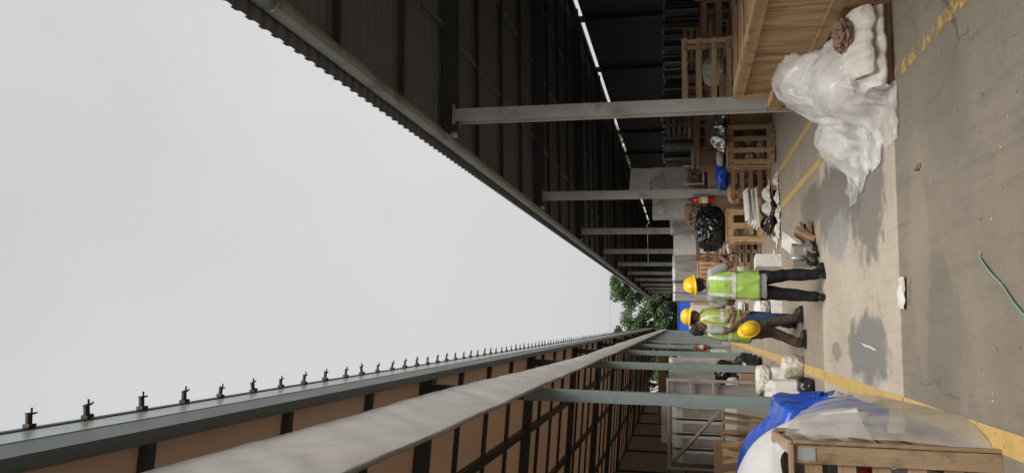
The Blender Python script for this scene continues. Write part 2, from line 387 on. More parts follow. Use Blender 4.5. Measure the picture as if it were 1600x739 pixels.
def plywood(name):
    m, t, b = nodes_of(name); N = t.nodes; L = t.links
    tc = N.new('ShaderNodeTexCoord'); mp = N.new('ShaderNodeMapping'); mp.inputs['Scale'].default_value = (1, 5.5, .45); L.new(tc.outputs['Object'], mp.inputs['Vector'])
    n = N.new('ShaderNodeTexNoise'); n.inputs['Scale'].default_value = 2.2; n.inputs['Detail'].default_value = 10; n.inputs['Roughness'].default_value = .68; n.inputs['Distortion'].default_value = .8
    L.new(mp.outputs[0], n.inputs['Vector'])
    r_ = N.new('ShaderNodeValToRGB'); e = r_.color_ramp.elements
    e[0].position = .3; e[0].color = (.15, .08, .04, 1); e[1].position = .66; e[1].color = (.66, .46, .27, 1)
    x = r_.color_ramp.elements.new(.47); x.color = (.42, .245, .12, 1)
    L.new(n.outputs['Fac'], r_.inputs['Fac']); L.new(r_.outputs[0], b.inputs['Base Color']); b.inputs['Roughness'].default_value = .7; setin(b, 'Specular IOR Level', .3)
    bp = N.new('ShaderNodeBump'); bp.inputs['Strength'].default_value = .25; bp.inputs['Distance'].default_value = .01; L.new(n.outputs['Fac'], bp.inputs['Height']); L.new(bp.outputs[0], b.inputs['Normal'])
    return m
M['ply'] = plywood('weathered plywood')
M['card'] = mat('brown cardboard', (.46, .29, .165), (.34, .21, .12), 5, .85, rand=.15, bump=.05)
M['card_dark'] = mat('crumpled brown paper', (.32, .205, .135), (.16, .1, .065), 9, .8, bump=.3, bscale=18)
M['grey_metal'] = mat('pale grey cabinet paint', (.62, .60, .55), (.53, .51, .465), 2, .5, dirt=(.3, .26, .21))
M['frame_grey'] = mat('grey frame paint', (.34, .31, .27), (.26, .235, .2), 4, .5, dirt=(.22, .13, .08))
M['wrap'] = mat('grey shrink wrap', (.42, .40, .38), (.2, .19, .18), 9, .28, bump=.5, bscale=14, stretch=(1, 1, .25), spec=.6)
M['black_steel'] = mat('black steel bars', (.11, .105, .1), (.03, .028, .027), 6, .5, rand=.5)
M['bar_pale'] = mat('dusty steel bars', (.55, .53, .49), (.3, .285, .26), 6, .5, rand=.4)
M['black_bag'] = mat('black bin bag', (.012, .012, .013), (.02, .02, .022), 6, .22, spec=.6)
M['foil'] = mat('silver foil', (.62, .62, .62), (.4, .4, .41), 8, .25, metal=.85, bump=.4, bscale=12)
M['blue_tarp'] = mat('blue tarpaulin', (.010, .085, .52), (.006, .05, .36), 4, .3, bump=.9, bscale=9, spec=.5)
M['blue_paint'] = mat('blue painted sheet', (.02, .10, .48), (.015, .075, .36), .6, .5)
M['white_bag'] = mat('dirty white sack', (.70, .66, .60), (.54, .50, .44), 5, .6, bump=.6, bscale=14, dirt=(.33, .28, .22), dscale=4)
M['white_board'] = mat('white foam board', (.74, .73, .69), (.62, .6, .56), 5, .7, rand=.08, dirt=(.45, .4, .34), dscale=5)
M['white_sheet'] = translucent(mat('white plastic sheet', (.80, .79, .77), (.7, .68, .65), 3, .38, bump=.5, bscale=7), .2, (.7, .7, .68))
M['film'] = film('clear plastic film', (.95, .94, .93), .46, .1, tl=.35, ovar=.26)
M['foam'] = mat('thick white foam', (.74, .71, .65), (.6, .56, .5), 8, .6, bump=.4, bscale=24, dirt=(.42, .33, .22), dscale=5)
M['bubble'] = film('bubble wrap', (.84, .82, .78), .56, .3, True, .16, .3)
M['red'] = mat('red enamel', (.45, .02, .015), (.36, .015, .012), 5, .3)
M['label_white'] = mat('white label', (.7, .68, .64), None, 9, .6)
M['label_yellow'] = mat('yellow label', (.6, .42, .04), None, 9, .6)
M['strap'] = mat('green strap', (.16, .36, .25), (.22, .42, .31), 12, .4)
M['tyre'] = mat('black rubber', (.02, .02, .02), None, 9, .75)
M['leaf'] = translucent(mat('leaves', (.13, .17, .085), (.065, .1, .048), .55, .6, spec=.2, sharp=.18, detail=4), .3, (.1, .17, .04))
M['bark'] = mat('bark', (.1, .075, .05), None, 8, .9, bump=.5)
M['beige'] = mat('beige plaster', (.5, .37, .26), None, 2, .8)
M['cable'] = mat('cable', (.05, .05, .055), None, 4, .6)
# clothing and skin
M['skin'] = mat('brown skin', (.17, .085, .05), (.14, .066, .038), 14, .5, spec=.35)
M['hair'] = mat('black hair', (.012, .010, .009), (.02, .017, .015), 40, .5, bump=.6, bscale=90)
M['vest'] = mat('lime safety vest', (.33, .50, .085), (.26, .40, .07), 4, .75, bump=.1, bscale=120, dirt=(.27, .36, .1), dscale=6)
M['vest2'] = mat('yellow green safety vest', (.42, .50, .12), (.34, .41, .09), 4, .75, bump=.1, bscale=120)
M['reflect'] = mat('reflective strip', (.62, .63, .60), (.5, .5, .48), 12, .35)
M['shirt'] = mat('grey cotton', (.30, .30, .29), (.24, .24, .23), 8, .85)
M['khaki'] = mat('khaki cotton', (.48, .38, .15), (.36, .28, .1), 8, .85)
M['black_cloth'] = mat('black trousers', (.007, .007, .009), None, 8, .85)
M['brown_cloth'] = mat('brown trousers', (.085, .055, .042), (.06, .04, .03), 8, .85)
M['denim'] = mat('blue jeans', (.035, .06, .13), (.022, .04, .09), 8, .85)
M['shoe'] = mat('black shoe', (.02, .019, .018), (.03, .027, .024), 8, .5)
M['helmet'] = mat('yellow helmet shell', (.80, .50, .012), (.72, .43, .01), 3, .32, spec=.5, rvar=.08, dirt=(.62, .38, .03), dscale=9)

# ------------------------------------------------------------------ ground
def struct(o): o['kind'] = 'structure'; return o
b = MB(); b.add([(-600, -300, -.06), (600, -300, -.06), (600, 1500, -.06), (-600, 1500, -.06)], [(0, 1, 2, 3)])
ground = struct(b.obj('ground', M['soil']))
def slab(y0, y1, m):
    q = MB(); q.box((1, (y0 + y1) / 2, -.05), (30, y1 - y0, .1)); return q.obj('concrete_slab', m, ground)
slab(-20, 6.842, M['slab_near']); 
q = MB(); ne = 700; vs_ = []
for i in range(ne + 1):
    x = -14 + 30 * i / ne; yy = 6.858 + .010 * wn((x * 3, 1, 0)) + .008 * max(0, wn((x * 17, 4, 0))); vs_ += [(x, yy, .003), (x, 10.44, .003), (x, yy + .004, -.1)]
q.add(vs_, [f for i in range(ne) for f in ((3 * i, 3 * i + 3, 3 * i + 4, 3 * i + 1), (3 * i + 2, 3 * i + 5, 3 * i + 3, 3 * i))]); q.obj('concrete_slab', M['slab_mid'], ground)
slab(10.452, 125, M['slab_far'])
q = MB(); q.box((1, 52, -.062), (30, 146, .1)); q.obj('joint_filler', M['joint'], ground)
def paint(name, x0, x1, y0, y1, m, z=.004):
    q = MB(); n = max(2, int((y1 - y0) / .3)); vs_ = []
    for i in range(n + 1):
        y = y0 + (y1 - y0) * i / n
        vs_ += [(x0 + .006 * wn((y * 3, x0, 1)), y, z), (x1 + .006 * wn((y * 3, x1, 5)), y, z)]
    q.add(vs_, [(2 * i, 2 * i + 1, 2 * i + 3, 2 * i + 2) for i in range(n)])
    return q.obj(name, m, ground)
paint('yellow_line', -.70, -.565, 2, 6.84, M['yellow']); paint('yellow_line', -.70, -.565, 6.875, 10.43, M['yellow'], .007); paint('yellow_line', -.70, -.565, 10.455, 70, M['yellow'])
paint('yellow_line', 2.02, 2.13, 2, 6.84, M['yellow_worn']); paint('yellow_line', 2.05, 2.15, 9.0, 10.43, M['yellow_worn'], .007); paint('yellow_line', 2.05, 2.15, 10.455, 30, M['yellow'])
paint('yellow_line', 2.72, 2.83, 10.9, 30, M['yellow'])

# ------------------------------------------------------------------ right shed
S = 6.9; SUB = S / 4
RS = thing('open_shed', 'long open-fronted steel shed with dark corrugated roof and pale grey columns', 'shed')
Y0R, Y1R = 10 - 3 * S, 10 + 10 * S
rz_ = lambda x: 5.0 + .03 * (x - 2.28)
# columns: H sections
q = MB(); q.box((-.095, 0, 2.39), (.016, .17, 4.78)); q.box((.095, 0, 2.39), (.016, .17, 4.78)); q.box((0, 0, 2.39), (.174, .012, 4.78)); q.box((0, 0, .012), (.34, .3, .024)); q.box((0, 0, 4.792), (.3, .26, .02))
me_col = q.mesh('column', M['steel_r'])
for k in range(-1, 10): inst('column', me_col, RS, (2.78, 10 + k * S, .004), (0, 0, R(90)))
# roof sheets, one for each sub bay
per = .19; n = 9; pts = []
for i in range(n):
    y = i * (SUB / n); a = SUB / n
    pts += [(y, 0), (y + a * .42, 0), (y + a * .55, .032), (y + a * .87, .032)]
pts.append((SUB, 0))
xs = [2.28, 4.2, 6.2, 8.2, 10.3]
P = np.array([[(x, y - SUB / 2, .03 * (x - 2.28) + z) for (y, z) in pts] for x in xs])
q = MB(); q.grid(P); me_rs = q.mesh('roof_sheet', M['roof_r'])
nb = int(round((Y1R - Y0R) / SUB))
for i in range(nb):
    o = inst('roof_sheet', me_rs, RS, (0, Y0R + (i + .5) * SUB, 5.0))
# rafters, purlins, gutter
q = MB(); q.beam((2.55, 0, 4.87), (10.0, 0, 5.09), .16, .2); me_raf = q.mesh('rafter', M['steel_d'])
q = MB(); q.beam((2.55, 0, 4.95), (10.0, 0, 5.17), .06, .06); me_sub = q.mesh('rafter', M['steel_d'])
for i in range(nb + 1):
    y = Y0R + i * SUB
    inst('rafter', me_raf if i % 4 == 0 else me_sub, RS, (0, y, 0))
for x in (4.1, 5.9, 7.7, 9.3):
    q = MB(); q.beam((x, Y0R, rz_(x) - .03), (x, Y1R, rz_(x) - .03), .07, .05); q.obj('purlin', M['roof_r'], RS)
q = MB(); prof = [(-.075, .055), (-.075, -.01), (-.05, -.05), (0, -.065), (.05, -.05), (.075, -.01), (.075, .055), (.067, .055), (.067, -.01), (0, -.055), (-.067, -.01), (-.067, .055)]
vs_ = [(2.47 + a, y, 4.915 + c) for y in (Y0R, Y1R) for a, c in prof]; n = len(prof)
q.add(vs_, [(i, (i + 1) % n, n + (i + 1) % n, n + i) for i in range(n)]); q.obj('gutter', M['gutter'], RS)
me_j = MB(); me_j.lathe([(.072, -.02), (.082, -.02), (.082, .02), (.072, .02)], 14); me_j = me_j.mesh('gutter_joint', M['gutter'])
for k in range(-2, 10): inst('gutter_joint', me_j, RS, (2.47, 12.2 + k * S, 4.925), (R(90), 0, 0))
for k in range(-1, 10):
    q = MB(); q.box((2.68, 10 + k * S, 4.82), (.36, .1, .08)); q.obj('gutter_bracket', M['steel_r'], RS)
# back wall with a slit of daylight above it
WB = 10.05; wbay = 5.2
q = MB(); pr = []
nw = 26
for i in range(nw):
    y = i * wbay / nw; a = wbay / nw; pr += [(y, 0), (y + a * .5, 0), (y + a * .6, .03), (y + a * .9, .03)]
pr.append((wbay, 0))
P = np.array([[(-dx, y, z) for (y, dx) in pr] for z in (0, 1.2, 3.0, 4.92)]); q.grid(P)
me_wp = q.mesh('wall_panel', M['wall_r'])
q = MB(); q.box((-.14, 0, 2.55), (.16, .18, 5.1)); me_wpost = q.mesh('wall_post', M['steel_d'])
for k in range(-4, 11):
    y = 24.4 + wbay * k
    inst('wall_panel', me_wp, RS, (WB, y, 0)); inst('wall_post', me_wpost, RS, (WB, y, 0))
for z in (1.7, 3.4):
    q = MB(); q.box((WB - .09, 35, z), (.05, 80, .08)); q.obj('girt', M['steel_d'], RS)
q = MB(); q.box((6.5, Y1R - .2, 2.5), (7.2, .1, 5.0)); q.obj('end_wall', M['wall_r'], RS)
q = MB(); q.box((WB, 35, 5.14), (.12, 88, .16)); q.obj('eave_beam', M['steel_d'], RS)

# ------------------------------------------------------------------ left shed
LS = thing('panelled_shed', 'long steel shed with brown sheet ceiling, slate green fascia and bolts along its edge', 'shed')
YL = 9.4; Y0L, Y1L = YL - 3 * S, YL + 11 * S
lz = lambda x: 4.98 + .06 * (-.65 - x)
q = MB(); q.box((0, 0, 1.82), (.14, .14, 3.64)); q.box((0, 0, .01), (.3, .3, .02))
for sx_ in (-1, 1): q.box((sx_ * .076, 0, .1), (.01, .1, .16))
me_lc = q.mesh('column', M['steel_l'])
q = MB(); q.box((0, 0, 4.25), (.136, .136, 1.2)); q.box((0, 0, 4.83), (.24, .24, .02)); me_lh = q.mesh('column_upper', M['frame_dark'])  # upper length of the same column, coloured darker than the shaft below
for k in range(0, 12):
    o = inst('column', me_lc, LS, (-.90, YL + k * S, .004)); inst('column_upper', me_lh, o)
# ceiling panels between the purlins
px_ = [-.66, -2.35, -4.0, -6.0, -8.2]
for j in range(4):
    xa, xb = px_[j], px_[j + 1]
    q = MB(); q.box((0, 0, 0), (xa - xb + .02, SUB + .03, .012)); me_p = q.mesh('ceiling_panel', M['brown_sheet'])
    for i in range(int(round((Y1L - Y0L) / SUB))):
        inst('ceiling_panel', me_p, LS, ((xa + xb) / 2, Y0L + (i + .5) * SUB, lz((xa + xb) / 2) + .02 * random.random()), (R(random.uniform(-.3, .3)), math.atan(.06), 0))
q = MB(); q.beam((-.68, 0, lz(-.68) - .1), (-8.1, 0, lz(-8.1) - .1), .2, .16); me_a = q.mesh('rafter', M['frame_dark'])
q = MB(); q.beam((-.68, 0, lz(-.68) - .04), (-8.1, 0, lz(-8.1) - .04), .085, .06); me_b = q.mesh('rafter', M['frame_dark'])
for i in range(int(round((Y1L - Y0L) / SUB)) + 1):
    inst('rafter', me_a if i % 4 == 0 else me_b, LS, (0, Y0L + i * SUB, 0))
for x in px_[1:]:
    q = MB(); q.beam((x, Y0L, lz(x) - .07), (x, Y1L, lz(x) - .07), .14, .1); q.obj('purlin', M['frame_dark'], LS)
q = MB(); q.box((-.69, (Y0L + Y1L) / 2, 4.83), (.08, Y1L - Y0L, .30)); q.obj('fascia_beam', M['fascia'], LS)
q = MB(); q.add([(-.645, Y0L, 4.985), (-.645, Y1L, 4.985), (-.642, Y1L, 5.215), (-.642, Y0L, 5.215), (-.78, Y1L, 5.22), (-.78, Y0L, 5.22)], [(0, 1, 2, 3), (3, 2, 4, 5)]); q.obj('flashing', M['flash'], LS)
q = MB(); q.box((-.66, (Y0L + Y1L) / 2, 5.247), (.05, Y1L - Y0L, .05)); q.obj('ridge_trim', M['frame_dark'], LS)
q = MB()
q.add([(-8.3, Y0L, lz(-8.3) + .08), (-8.3, Y1L, lz(-8.3) + .08), (-.9, Y1L, lz(-.9) + .08), (-.9, Y0L, lz(-.9) + .08)], [(0, 1, 2, 3)])
# hook bolts standing along the roof edge
q = MB(); q.box((0, 0, .012), (.05, .06, .024)); q.box((0, -.012, .055), (.024, .03, .07), ch=.004); q.tube([(0, .012, .02), (0, .012, .125)], .007, 6); q.box((0, .0, .088), (.02, .06, .012)); q.tube([(0, .03, .088), (0, .055, .092)], .006, 6)
me_bolt = q.mesh('hook_bolt', M['rust'])
for i in range(170):
    y = 3.62 - 3 * .4535 + i * .4535
    inst('hook_bolt', me_bolt, LS, (-.634, y + random.uniform(-.025, .025), 5.247), (R(random.uniform(-14, 14)), R(90 + random.uniform(-7, 7)), R(random.uniform(-5, 5))), [random.uniform(.78, .98)] * 3)
# left back wall
q = MB(); q.box((0, 0, 2.65), (.06, S - .16, 5.3)); me_lw = q.mesh('wall_panel', M['wall_l'])
q = MB(); q.box((0.05, 0, 2.7), (.16, .16, 5.4)); me_lp = q.mesh('wall_post', M['frame_dark'])
for k in range(-2, 11):
    inst('wall_panel', me_lw, LS, (-8.25, YL + (k + .5) * S, 0)); inst('wall_post', me_lp, LS, (-8.25, YL + k * S, 0))
q = MB(); q.box((-4.5, 62, 3.3), (6.6, .25, .62)); q.obj('lintel', M['beige'], LS)
q = MB(); q.box((-4.5, 62.02, 1.1), (6.6, .1, 2.2)); q.obj('end_wall', M['wall_l'], LS)

# white tarpaulin curtains tied along the left columns
def curtain(y0, y1, top, label, seed):
    ny = int((y1 - y0) / .12); nzz = 22
    P = np.zeros((ny + 1, nzz + 1, 3))
    for i in range(ny + 1):
        y = y0 + (y1 - y0) * i / ny
        ph = ((y - YL) / S) % 1.0; sag = .035 * math.sin(math.pi * ph) ** 2
        zt = top(y) + .05 + .012 * wn((y * .5, seed, 0)) - .04 * math.sin(math.pi * ph) ** 2; zb = 3.385 - sag * .6 + .015 * wn((y * .9, 3, seed))
        for j in range(nzz + 1):
            t = j / nzz; z = zb + (zt - zb) * t
            d = .05 * math.sin(math.pi * t) * (.6 + .5 * wn((y * .35, t, seed)))
            s1 = (y * 1.6 - t * 2.6 + .8 * wn((y * .3, t * 1.5, seed)))
            d *= .7; d += .022 * (1 - t ** 6) * (1 - abs(wn((s1 * 1.2, t * .35, seed + 4))) * 2.8) * (.25 + .75 * t)
            d += .016 * (1 - t ** 6) * (1 - abs(wn((y * 2.4 - t * 3.5, t * .6, seed + 9))) * 2.8) * (.2 + .8 * t)
            d += .010 * wn((y * 6, t * 2.5, seed))
            P[i, j] = (-.78 - .045 * t + d * .8, y, z)
    root = thing('tarpaulin_curtain', label, 'tarpaulin')
    q = MB(); q.grid(P); o = q.obj('sheet', M['curtain'], root, True); thick(o, .004)
    q = MB(); q.tube([tuple(P[i, 0]) for i in range(0, ny + 1, 2)], .016, 6); q.obj('hem', M['hem'], root, True)
    return root
curtain(-4, 24.6, lambda y: 4.46 - max(0, y - 8) * .045 if y < 17 else 4.055, 'long wrinkled white tarpaulin strip tied along the front left columns under the eave', 1)
curtain(24.3, 84, lambda y: 4.08, 'far white tarpaulin strip along the left columns beyond the loose end of the first strip', 2)

# ------------------------------------------------------------------ boards, crates, pallets
_bc = {}
X_, Y_, Z_ = Vector((1, 0, 0)), Vector((0, 1, 0)), Vector((0, 0, 1))
def board(parent, p, L, w_, t, ld=X_, wd=Y_, m='wood', name='slat', jit=.006):
    key = (round(L, 2), round(w_, 3), round(t, 3), m)
    if key not in _bc:
        q = MB(); q.box((0, 0, 0), (L, w_, t), ch=.003); _bc[key] = q.mesh(name, M[m])
    ld = Vector(ld).normalized(); wd = Vector(wd); wd = (wd - wd.dot(ld) * ld).normalized()
    rot = Matrix((ld, wd, ld.cross(wd))).transposed()
    j = Matrix.Rotation(random.uniform(-jit, jit), 3, 'Z')
    p = Vector(p) + Vector((random.uniform(-1, 1), random.uniform(-1, 1), random.uniform(-1, 1))) * jit * .4
    return inst(name, _bc[key], parent, p, (rot @ j).to_euler())
def slat_crate(name, label, loc, size, rz=0, n=5, vertical=False, m='wood', bw=.09, t=.02, post=.07, top=False, sides='fblr', group=None, cat='crate', base=True):
    r = thing(name, label, cat, loc, rz, group); W, D, H = size
    for sx_ in (-1, 1):
        for sy in (-1, 1):
            board(r, (sx_ * (W / 2 - post / 2), sy * (D / 2 - .025), H / 2), H, post, .045, Z_, X_, m, 'post')
    for face in sides:
        fy = face in 'fb'; span = W if fy else D; sg = -1 if face in 'fl' else 1
        ld = X_ if fy else Y_; off = (D if fy else W) / 2 + t / 2 + .002 - (0 if fy else .0)
        pt = (lambda a, z: (a, sg * off, z)) if fy else (lambda a, z: (sg * off, a, z))
        if not vertical:
            for i in range(n):
                z = bw / 2 + .01 + (H - bw - .02) * i / (n - 1)
                board(r, pt(0, z), span + (.0 if fy else -.002), bw, t, ld, Z_, m)
        else:
            for z in (bw / 2 + .01, H - bw / 2 - .01): board(r, pt(0, z), span, bw, t, ld, Z_, m, 'rail')
            off2 = (D if fy else W) / 2 + t * 1.5 + .004
            pt2 = (lambda a, z: (a, sg * off2, z)) if fy else (lambda a, z: (sg * off2, a, z))
            for i in range(n):
                a = -span / 2 + bw / 2 + (span - bw) * i / (n - 1); board(r, pt2(a, H / 2), H, bw, t, Z_, ld, m)
    if base:
        for i in range(5): board(r, (0, -D / 2 + .06 + (D - .12) * i / 4, .045), W - .1, .1, .02, X_, Y_, m, 'base_board')
    if top:
        for i in range(n): board(r, (0, -D / 2 + bw / 2 + (D - bw) * i / (n - 1), H + t / 2 + .004), W, bw, t, X_, Y_, m, 'top_board')
    return r
def pallet(label, loc, size=(1.1, 1.0, .13), rz=0, m='wood', n=6, group=None, tilt=None):
    r = thing('wooden_pallet', label, 'pallet', loc, rz, group); W, D, H = size
    for i in range(n): board(r, (0, -D / 2 + .05 + (D - .1) * i / (n - 1), H - .011), W, .095, .022, X_, Y_, m, 'deck_board')
    for i in range(3): board(r, (-W / 2 + .05 + (W - .1) * i / 2, 0, H / 2 - .001), D, H - .048, .09, Y_, Z_, m, 'stringer')
    for i in range(3): board(r, (0, -D / 2 + .05 + (D - .1) * i / 2, .0115), W, .095, .022, X_, Y_, m, 'base_board')
    if tilt: r.rotation_euler = tilt
    return r
def carton(name, label, loc, size, rz=0, m='card', cat='box', group=None, ch=.008, lid=True):
    r = thing(name, label, cat, loc, rz, group); W, D, H = size
    q = MB(); q.box((0, 0, H / 2), (W, D, H), ch=ch); q.obj('body', M[m], r)
    if lid:
        for s_ in (-1, 1):
            q = MB(); q.box((s_ * W / 4, 0, H + .004), (W / 2 - .006, D - .002, .006)); q.obj('flap', M[m], r, rot=(0, 0, 0))
    return r

def scrap_sheet(name, m, c, size, seed, label, cat, group=None, ground=0., n=22, hump=.5):
    P = grid0(c[0], c[1], size, size * .8, ground + size * .5, n, n, seed * 1.3, size * .30, seed * 3.1, .62)
    P = drape(P, (size / (n - 1), size * .8 / (n - 1)), [c_ell((c[0], c[1], ground), (size * .26, size * .2, size * .3 * hump))], steps=24, it=5, bend=.2, fr=.6, ground=ground)
    P[..., 0] -= c[0]; P[..., 1] -= c[1]; P[..., 2] -= ground
    o = sheet_obj(name, P, m, label, cat, 1, .003, size * .04, 3.0, seed); o.location = (c[0], c[1], ground)
    if group: o['group'] = group
    return o
# ---- left foreground: open slatted crate with wrap, sheet and tarp
lc = thing('slatted_crate', 'large open slatted pine crate at the left foreground with metal corner plate', 'crate', (-.70, 4.92, 0), R(3.5))
CW, CD, CH = 1.5, 1.0, 1.11
WO = 'crate_wood'
for (x, y) in ((-.055, .0), (-CW + .05, 0), (-.055, CD), (-CW + .05, CD)): board(lc, (x, y, CH / 2), CH, .105, .03, Z_, X_, WO, 'post')
for i, z in enumerate((.06, .24, .43, .62, .81, 1.0)):
    board(lc, (-CW / 2, .028, z), CW - .04, .1, .022, X_, Z_, WO); board(lc, (-CW / 2, CD - .03, z), CW - .04, .1, .022, X_, Z_, WO)
    board(lc, (-.012, CD / 2, z), CD - .05, .1, .022, Y_, Z_, WO); board(lc, (-CW + .012, CD / 2, z), CD - .05, .1, .022, Y_, Z_, WO)
board(lc, (.012, .0, CH / 2 - .003), CH, .06, .022, Z_, Y_, WO, 'corner_strip'); board(lc, (.012, CD - .02, CH / 2), CH, .08, .022, Z_, Y_, WO, 'corner_strip')
for i in range(6): board(lc, (-CW / 2, .08 + i * .165, .02), CW - .1, .12, .02, X_, Y_, WO, 'base_board')
board(lc, (-CW / 2, .0, CH + .012), CW, .1, .022, X_, Y_, WO, 'top_rail')
board(lc, (-.03, CD / 2, CH + .012), CD - .12, .08, .022, Y_, X_, WO, 'top_rail')
q = MB(); q.box((-.055, -.0175, CH - .07), (.075, .003, .1), ch=.001)
for dx in (-.025, .025):
    for dz in (-.035, .035): q.box((-.055 + dx, -.0202, CH - .07 + dz), (.008, .004, .008))
q.obj('corner_plate', M['flash'], lc)
crumple('red_pouch', M['red'], (.07, .05, .035), None, (-.93, 5.12, .64), .3, 3, .3, 2, 5); tag(bpy.data.objects['red_pouch'], 'crumpled red pouch inside the large left crate seen between its slats', 'pouch')
crumple('white_bundle', M['white_bag'], (.28, .22, .28), None, (-1.2, 5.4, .05), .4, 4, .3, 2.2, 8); tag(bpy.data.objects['white_bundle'], 'white bundle lying inside the large left slatted crate', 'bundle')

def sheet_obj(name, P, m, label, cat, sub=1, th=.003, cr=0., cf=5., seed=0, crisp=False):
    if cr:      # fine creases on top of the drape
        du = np.gradient(P, axis=0); dv = np.gradient(P, axis=1); N_ = np.cross(du, dv); N_ /= np.linalg.norm(N_, axis=-1, keepdims=True) + 1e-9
        for i in range(P.shape[0]):
            for j in range(P.shape[1]):
                p = Vector((i * .035 + seed, j * .035, seed * 2.0)) * cf
                k = (1 - 3 * abs(noise.noise(p))) + .6 * (1 - 3 * abs(noise.noise(p * 2.1 + Vector((7, 3, 1)))))
                P[i, j] += N_[i, j] * cr * k
        P[..., 2] = np.maximum(P[..., 2], .006)
    q = MB(); q.grid(P); o = q.obj(name, M[m], None, True); smooth_mod(o, sub)
    if m not in ('film', 'bubble'): thick(o, th)
    if crisp: o.modifiers.clear(); o.data.polygons.foreach_set('use_smooth', [False] * len(o.data.polygons))
    tag(o, label, cat); return o
def grid0(cx, cy, lx, ly, z, n1, n2, rz=0, amp=.04, sd_=0, squeeze=1.0):
    P = np.zeros((n1, n2, 3)); c, s_ = math.cos(rz), math.sin(rz)
    for i in range(n1):
        for j in range(n2):
            a = (i / (n1 - 1) - .5) * lx * squeeze; b_ = (j / (n2 - 1) - .5) * ly * squeeze
            P[i, j] = (cx + a * c - b_ * s_, cy + a * s_ + b_ * c, z + amp * wn((a * 4, b_ * 4, sd_)) + amp * .6 * wn((a * 11, b_ * 11, sd_ + 3)))
    return P
# blue tarpaulin over a heap behind the crate
n1, n2 = 56, 70
P = grid0(-1.30, 8.0, 1.75, 2.3, 1.35, n1, n2, 0, .1, 3, .85)
P = drape(P, (1.75 / (n1 - 1), 2.3 / (n2 - 1)), [c_box((-2.2, 7.4, 0), (-.745, 8.5, .84)), c_ell((-1.42, 7.9, .5), (.64, .7, .71)), c_ell((-1.0, 8.8, .1), (.32, .6, .5))], steps=70, it=8, bend=.25)
sheet_obj('blue_tarpaulin', P, 'blue_tarp', 'crumpled blue tarpaulin heaped behind the left slatted crate', 'tarpaulin', cr=.03, cf=1.7, seed=1)
# white plastic sheet over crate top, trailing back onto the tarpaulin
n1, n2 = 44, 48
P = grid0(-1.0, 6.1, 1.5, 2.1, 1.48, n1, n2, 0, .1, 9, .88)
P = drape(P, (1.5 / (n1 - 1), 2.1 / (n2 - 1)), [c_box((-2.2, 5.1, 0), (-.80, 5.95, 1.12)), c_ell((-1.18, 6.05, .75), (.5, .5, .59))], steps=55, it=8, bend=.25, fr=.8)
sheet_obj('white_plastic_sheet', P, 'white_sheet', 'white plastic sheet draped over the left crate in front of the blue tarpaulin', 'sheet', cr=.028, cf=1.3, seed=2)
# bubble wrap sliding from the crate's top edge to the floor along the yellow line
n1, n2 = 40, 60; P = np.zeros((n1, n2, 3))
for i in range(n1):
    s_ = i / (n1 - 1)
    for j in range(n2):
        t = j / (n2 - 1)
        top = Vector((-.675 - .03 * t, 5.0 + 2.6 * t, 1.15 - .62 * t + .25 * t * (1 - t))); bot = Vector((-.70 + .17 * min(1, t / .18) ** .6 - .1 * t, 5.0 + 2.7 * t, .012))
        p = top.lerp(bot, s_); bul = math.sin(math.pi * s_) * (.02 + .02 * t)
        k = .02 * (1 - 2.4 * abs(wn((t * 4.5 + s_ * .6, s_ * 1.3, 2)))) + .011 * (1 - 2.4 * abs(wn((t * 11, s_ * 3, 6))))
        P[i, j] = (p.x + bul + k * math.sin(math.pi * min(1, s_ * 1.3 + .1)), p.y, p.z + .01 * wn((t * 9, s_ * 7, 1)))
sheet_obj('bubble_wrap', P, 'bubble', 'translucent bubble wrap hanging from the left crate down to the yellow line', 'bubble wrap', 1, .002)

# ---- left side stock
def frame_rack(name, label, loc, size, rz=0, tube=.035, m='frame_grey', panels=0, pm='grey_metal', cat='rack', mids=(.5,), cx=()):
    r = thing(name, label, cat, loc, rz); W, D, H = size
    for sx_ in (-1, 1):
        for sy in (-1, 1):
            q = MB(); q.box((sx_ * (W / 2 - tube / 2), sy * (D / 2 - tube / 2), H / 2), (tube, tube, H), ch=.005); q.obj('upright', M[m], r)
    for z in [tube / 2 + .06] + [H * k for k in mids] + [H - tube / 2 - .002]:
        for sy in (-1, 1):
            q = MB(); q.box((0, sy * (D / 2 - tube / 2), z), (W - 2 * tube, tube * .9, tube * .9), ch=.005); q.obj('rail', M[m], r)
        for sx_ in (-1, 1):
            q = MB(); q.box((sx_ * (W / 2 - tube / 2), 0, z), (tube * .9, D - 2 * tube, tube * .9), ch=.005); q.obj('rail', M[m], r)
    for i in range(panels):
        w_ = (W - 2 * tube - .02) / panels
        q = MB(); q.box((-W / 2 + tube + .01 + (i + .5) * w_, 0, H / 2 + .03), (w_ - .03, D * .6, H - .2), ch=.012); q.obj('panel', M[pm], r)
        q = MB(); q.box((-W / 2 + tube + .01 + (i + .5) * w_, -D * .31, H / 2 + .03), (w_ * .55, .02, H - .5), ch=.004); q.obj('recess', M['frame_grey'], r)
    return r
frame_rack('metal_stillage', 'grey tubular stillage full of pale panels behind the first left column', (-1.62, 12.0, .0), (.95, .9, 1.97), 0, .04, panels=4, mids=(.32, .6))
q = MB(); q.tube([(-2.0, 11.4, 1.93), (-1.22, 11.35, 1.24)], .028, 10); pp = q.obj('loose_pipe', M['frame_grey'], None, True); tag(pp, 'loose grey pipe leaning slantwise across the left stillage', 'pipe')
frame_rack('tubular_rack', 'tall pale tubular frame standing between the first two left columns', (-1.2, 13.6, 0), (.5, .7, 2.02), R(4), .05, mids=(.28, .62, .8), panels=1, pm='wrap')
carton('grey_cabinet', 'low grey steel cabinet with recessed doors under the left stillage pipe', (-1.33, 11.2, 0), (.5, .45, 1.17), 0, 'grey_metal', 'cabinet', lid=False)
cb = bpy.data.objects['grey_cabinet']
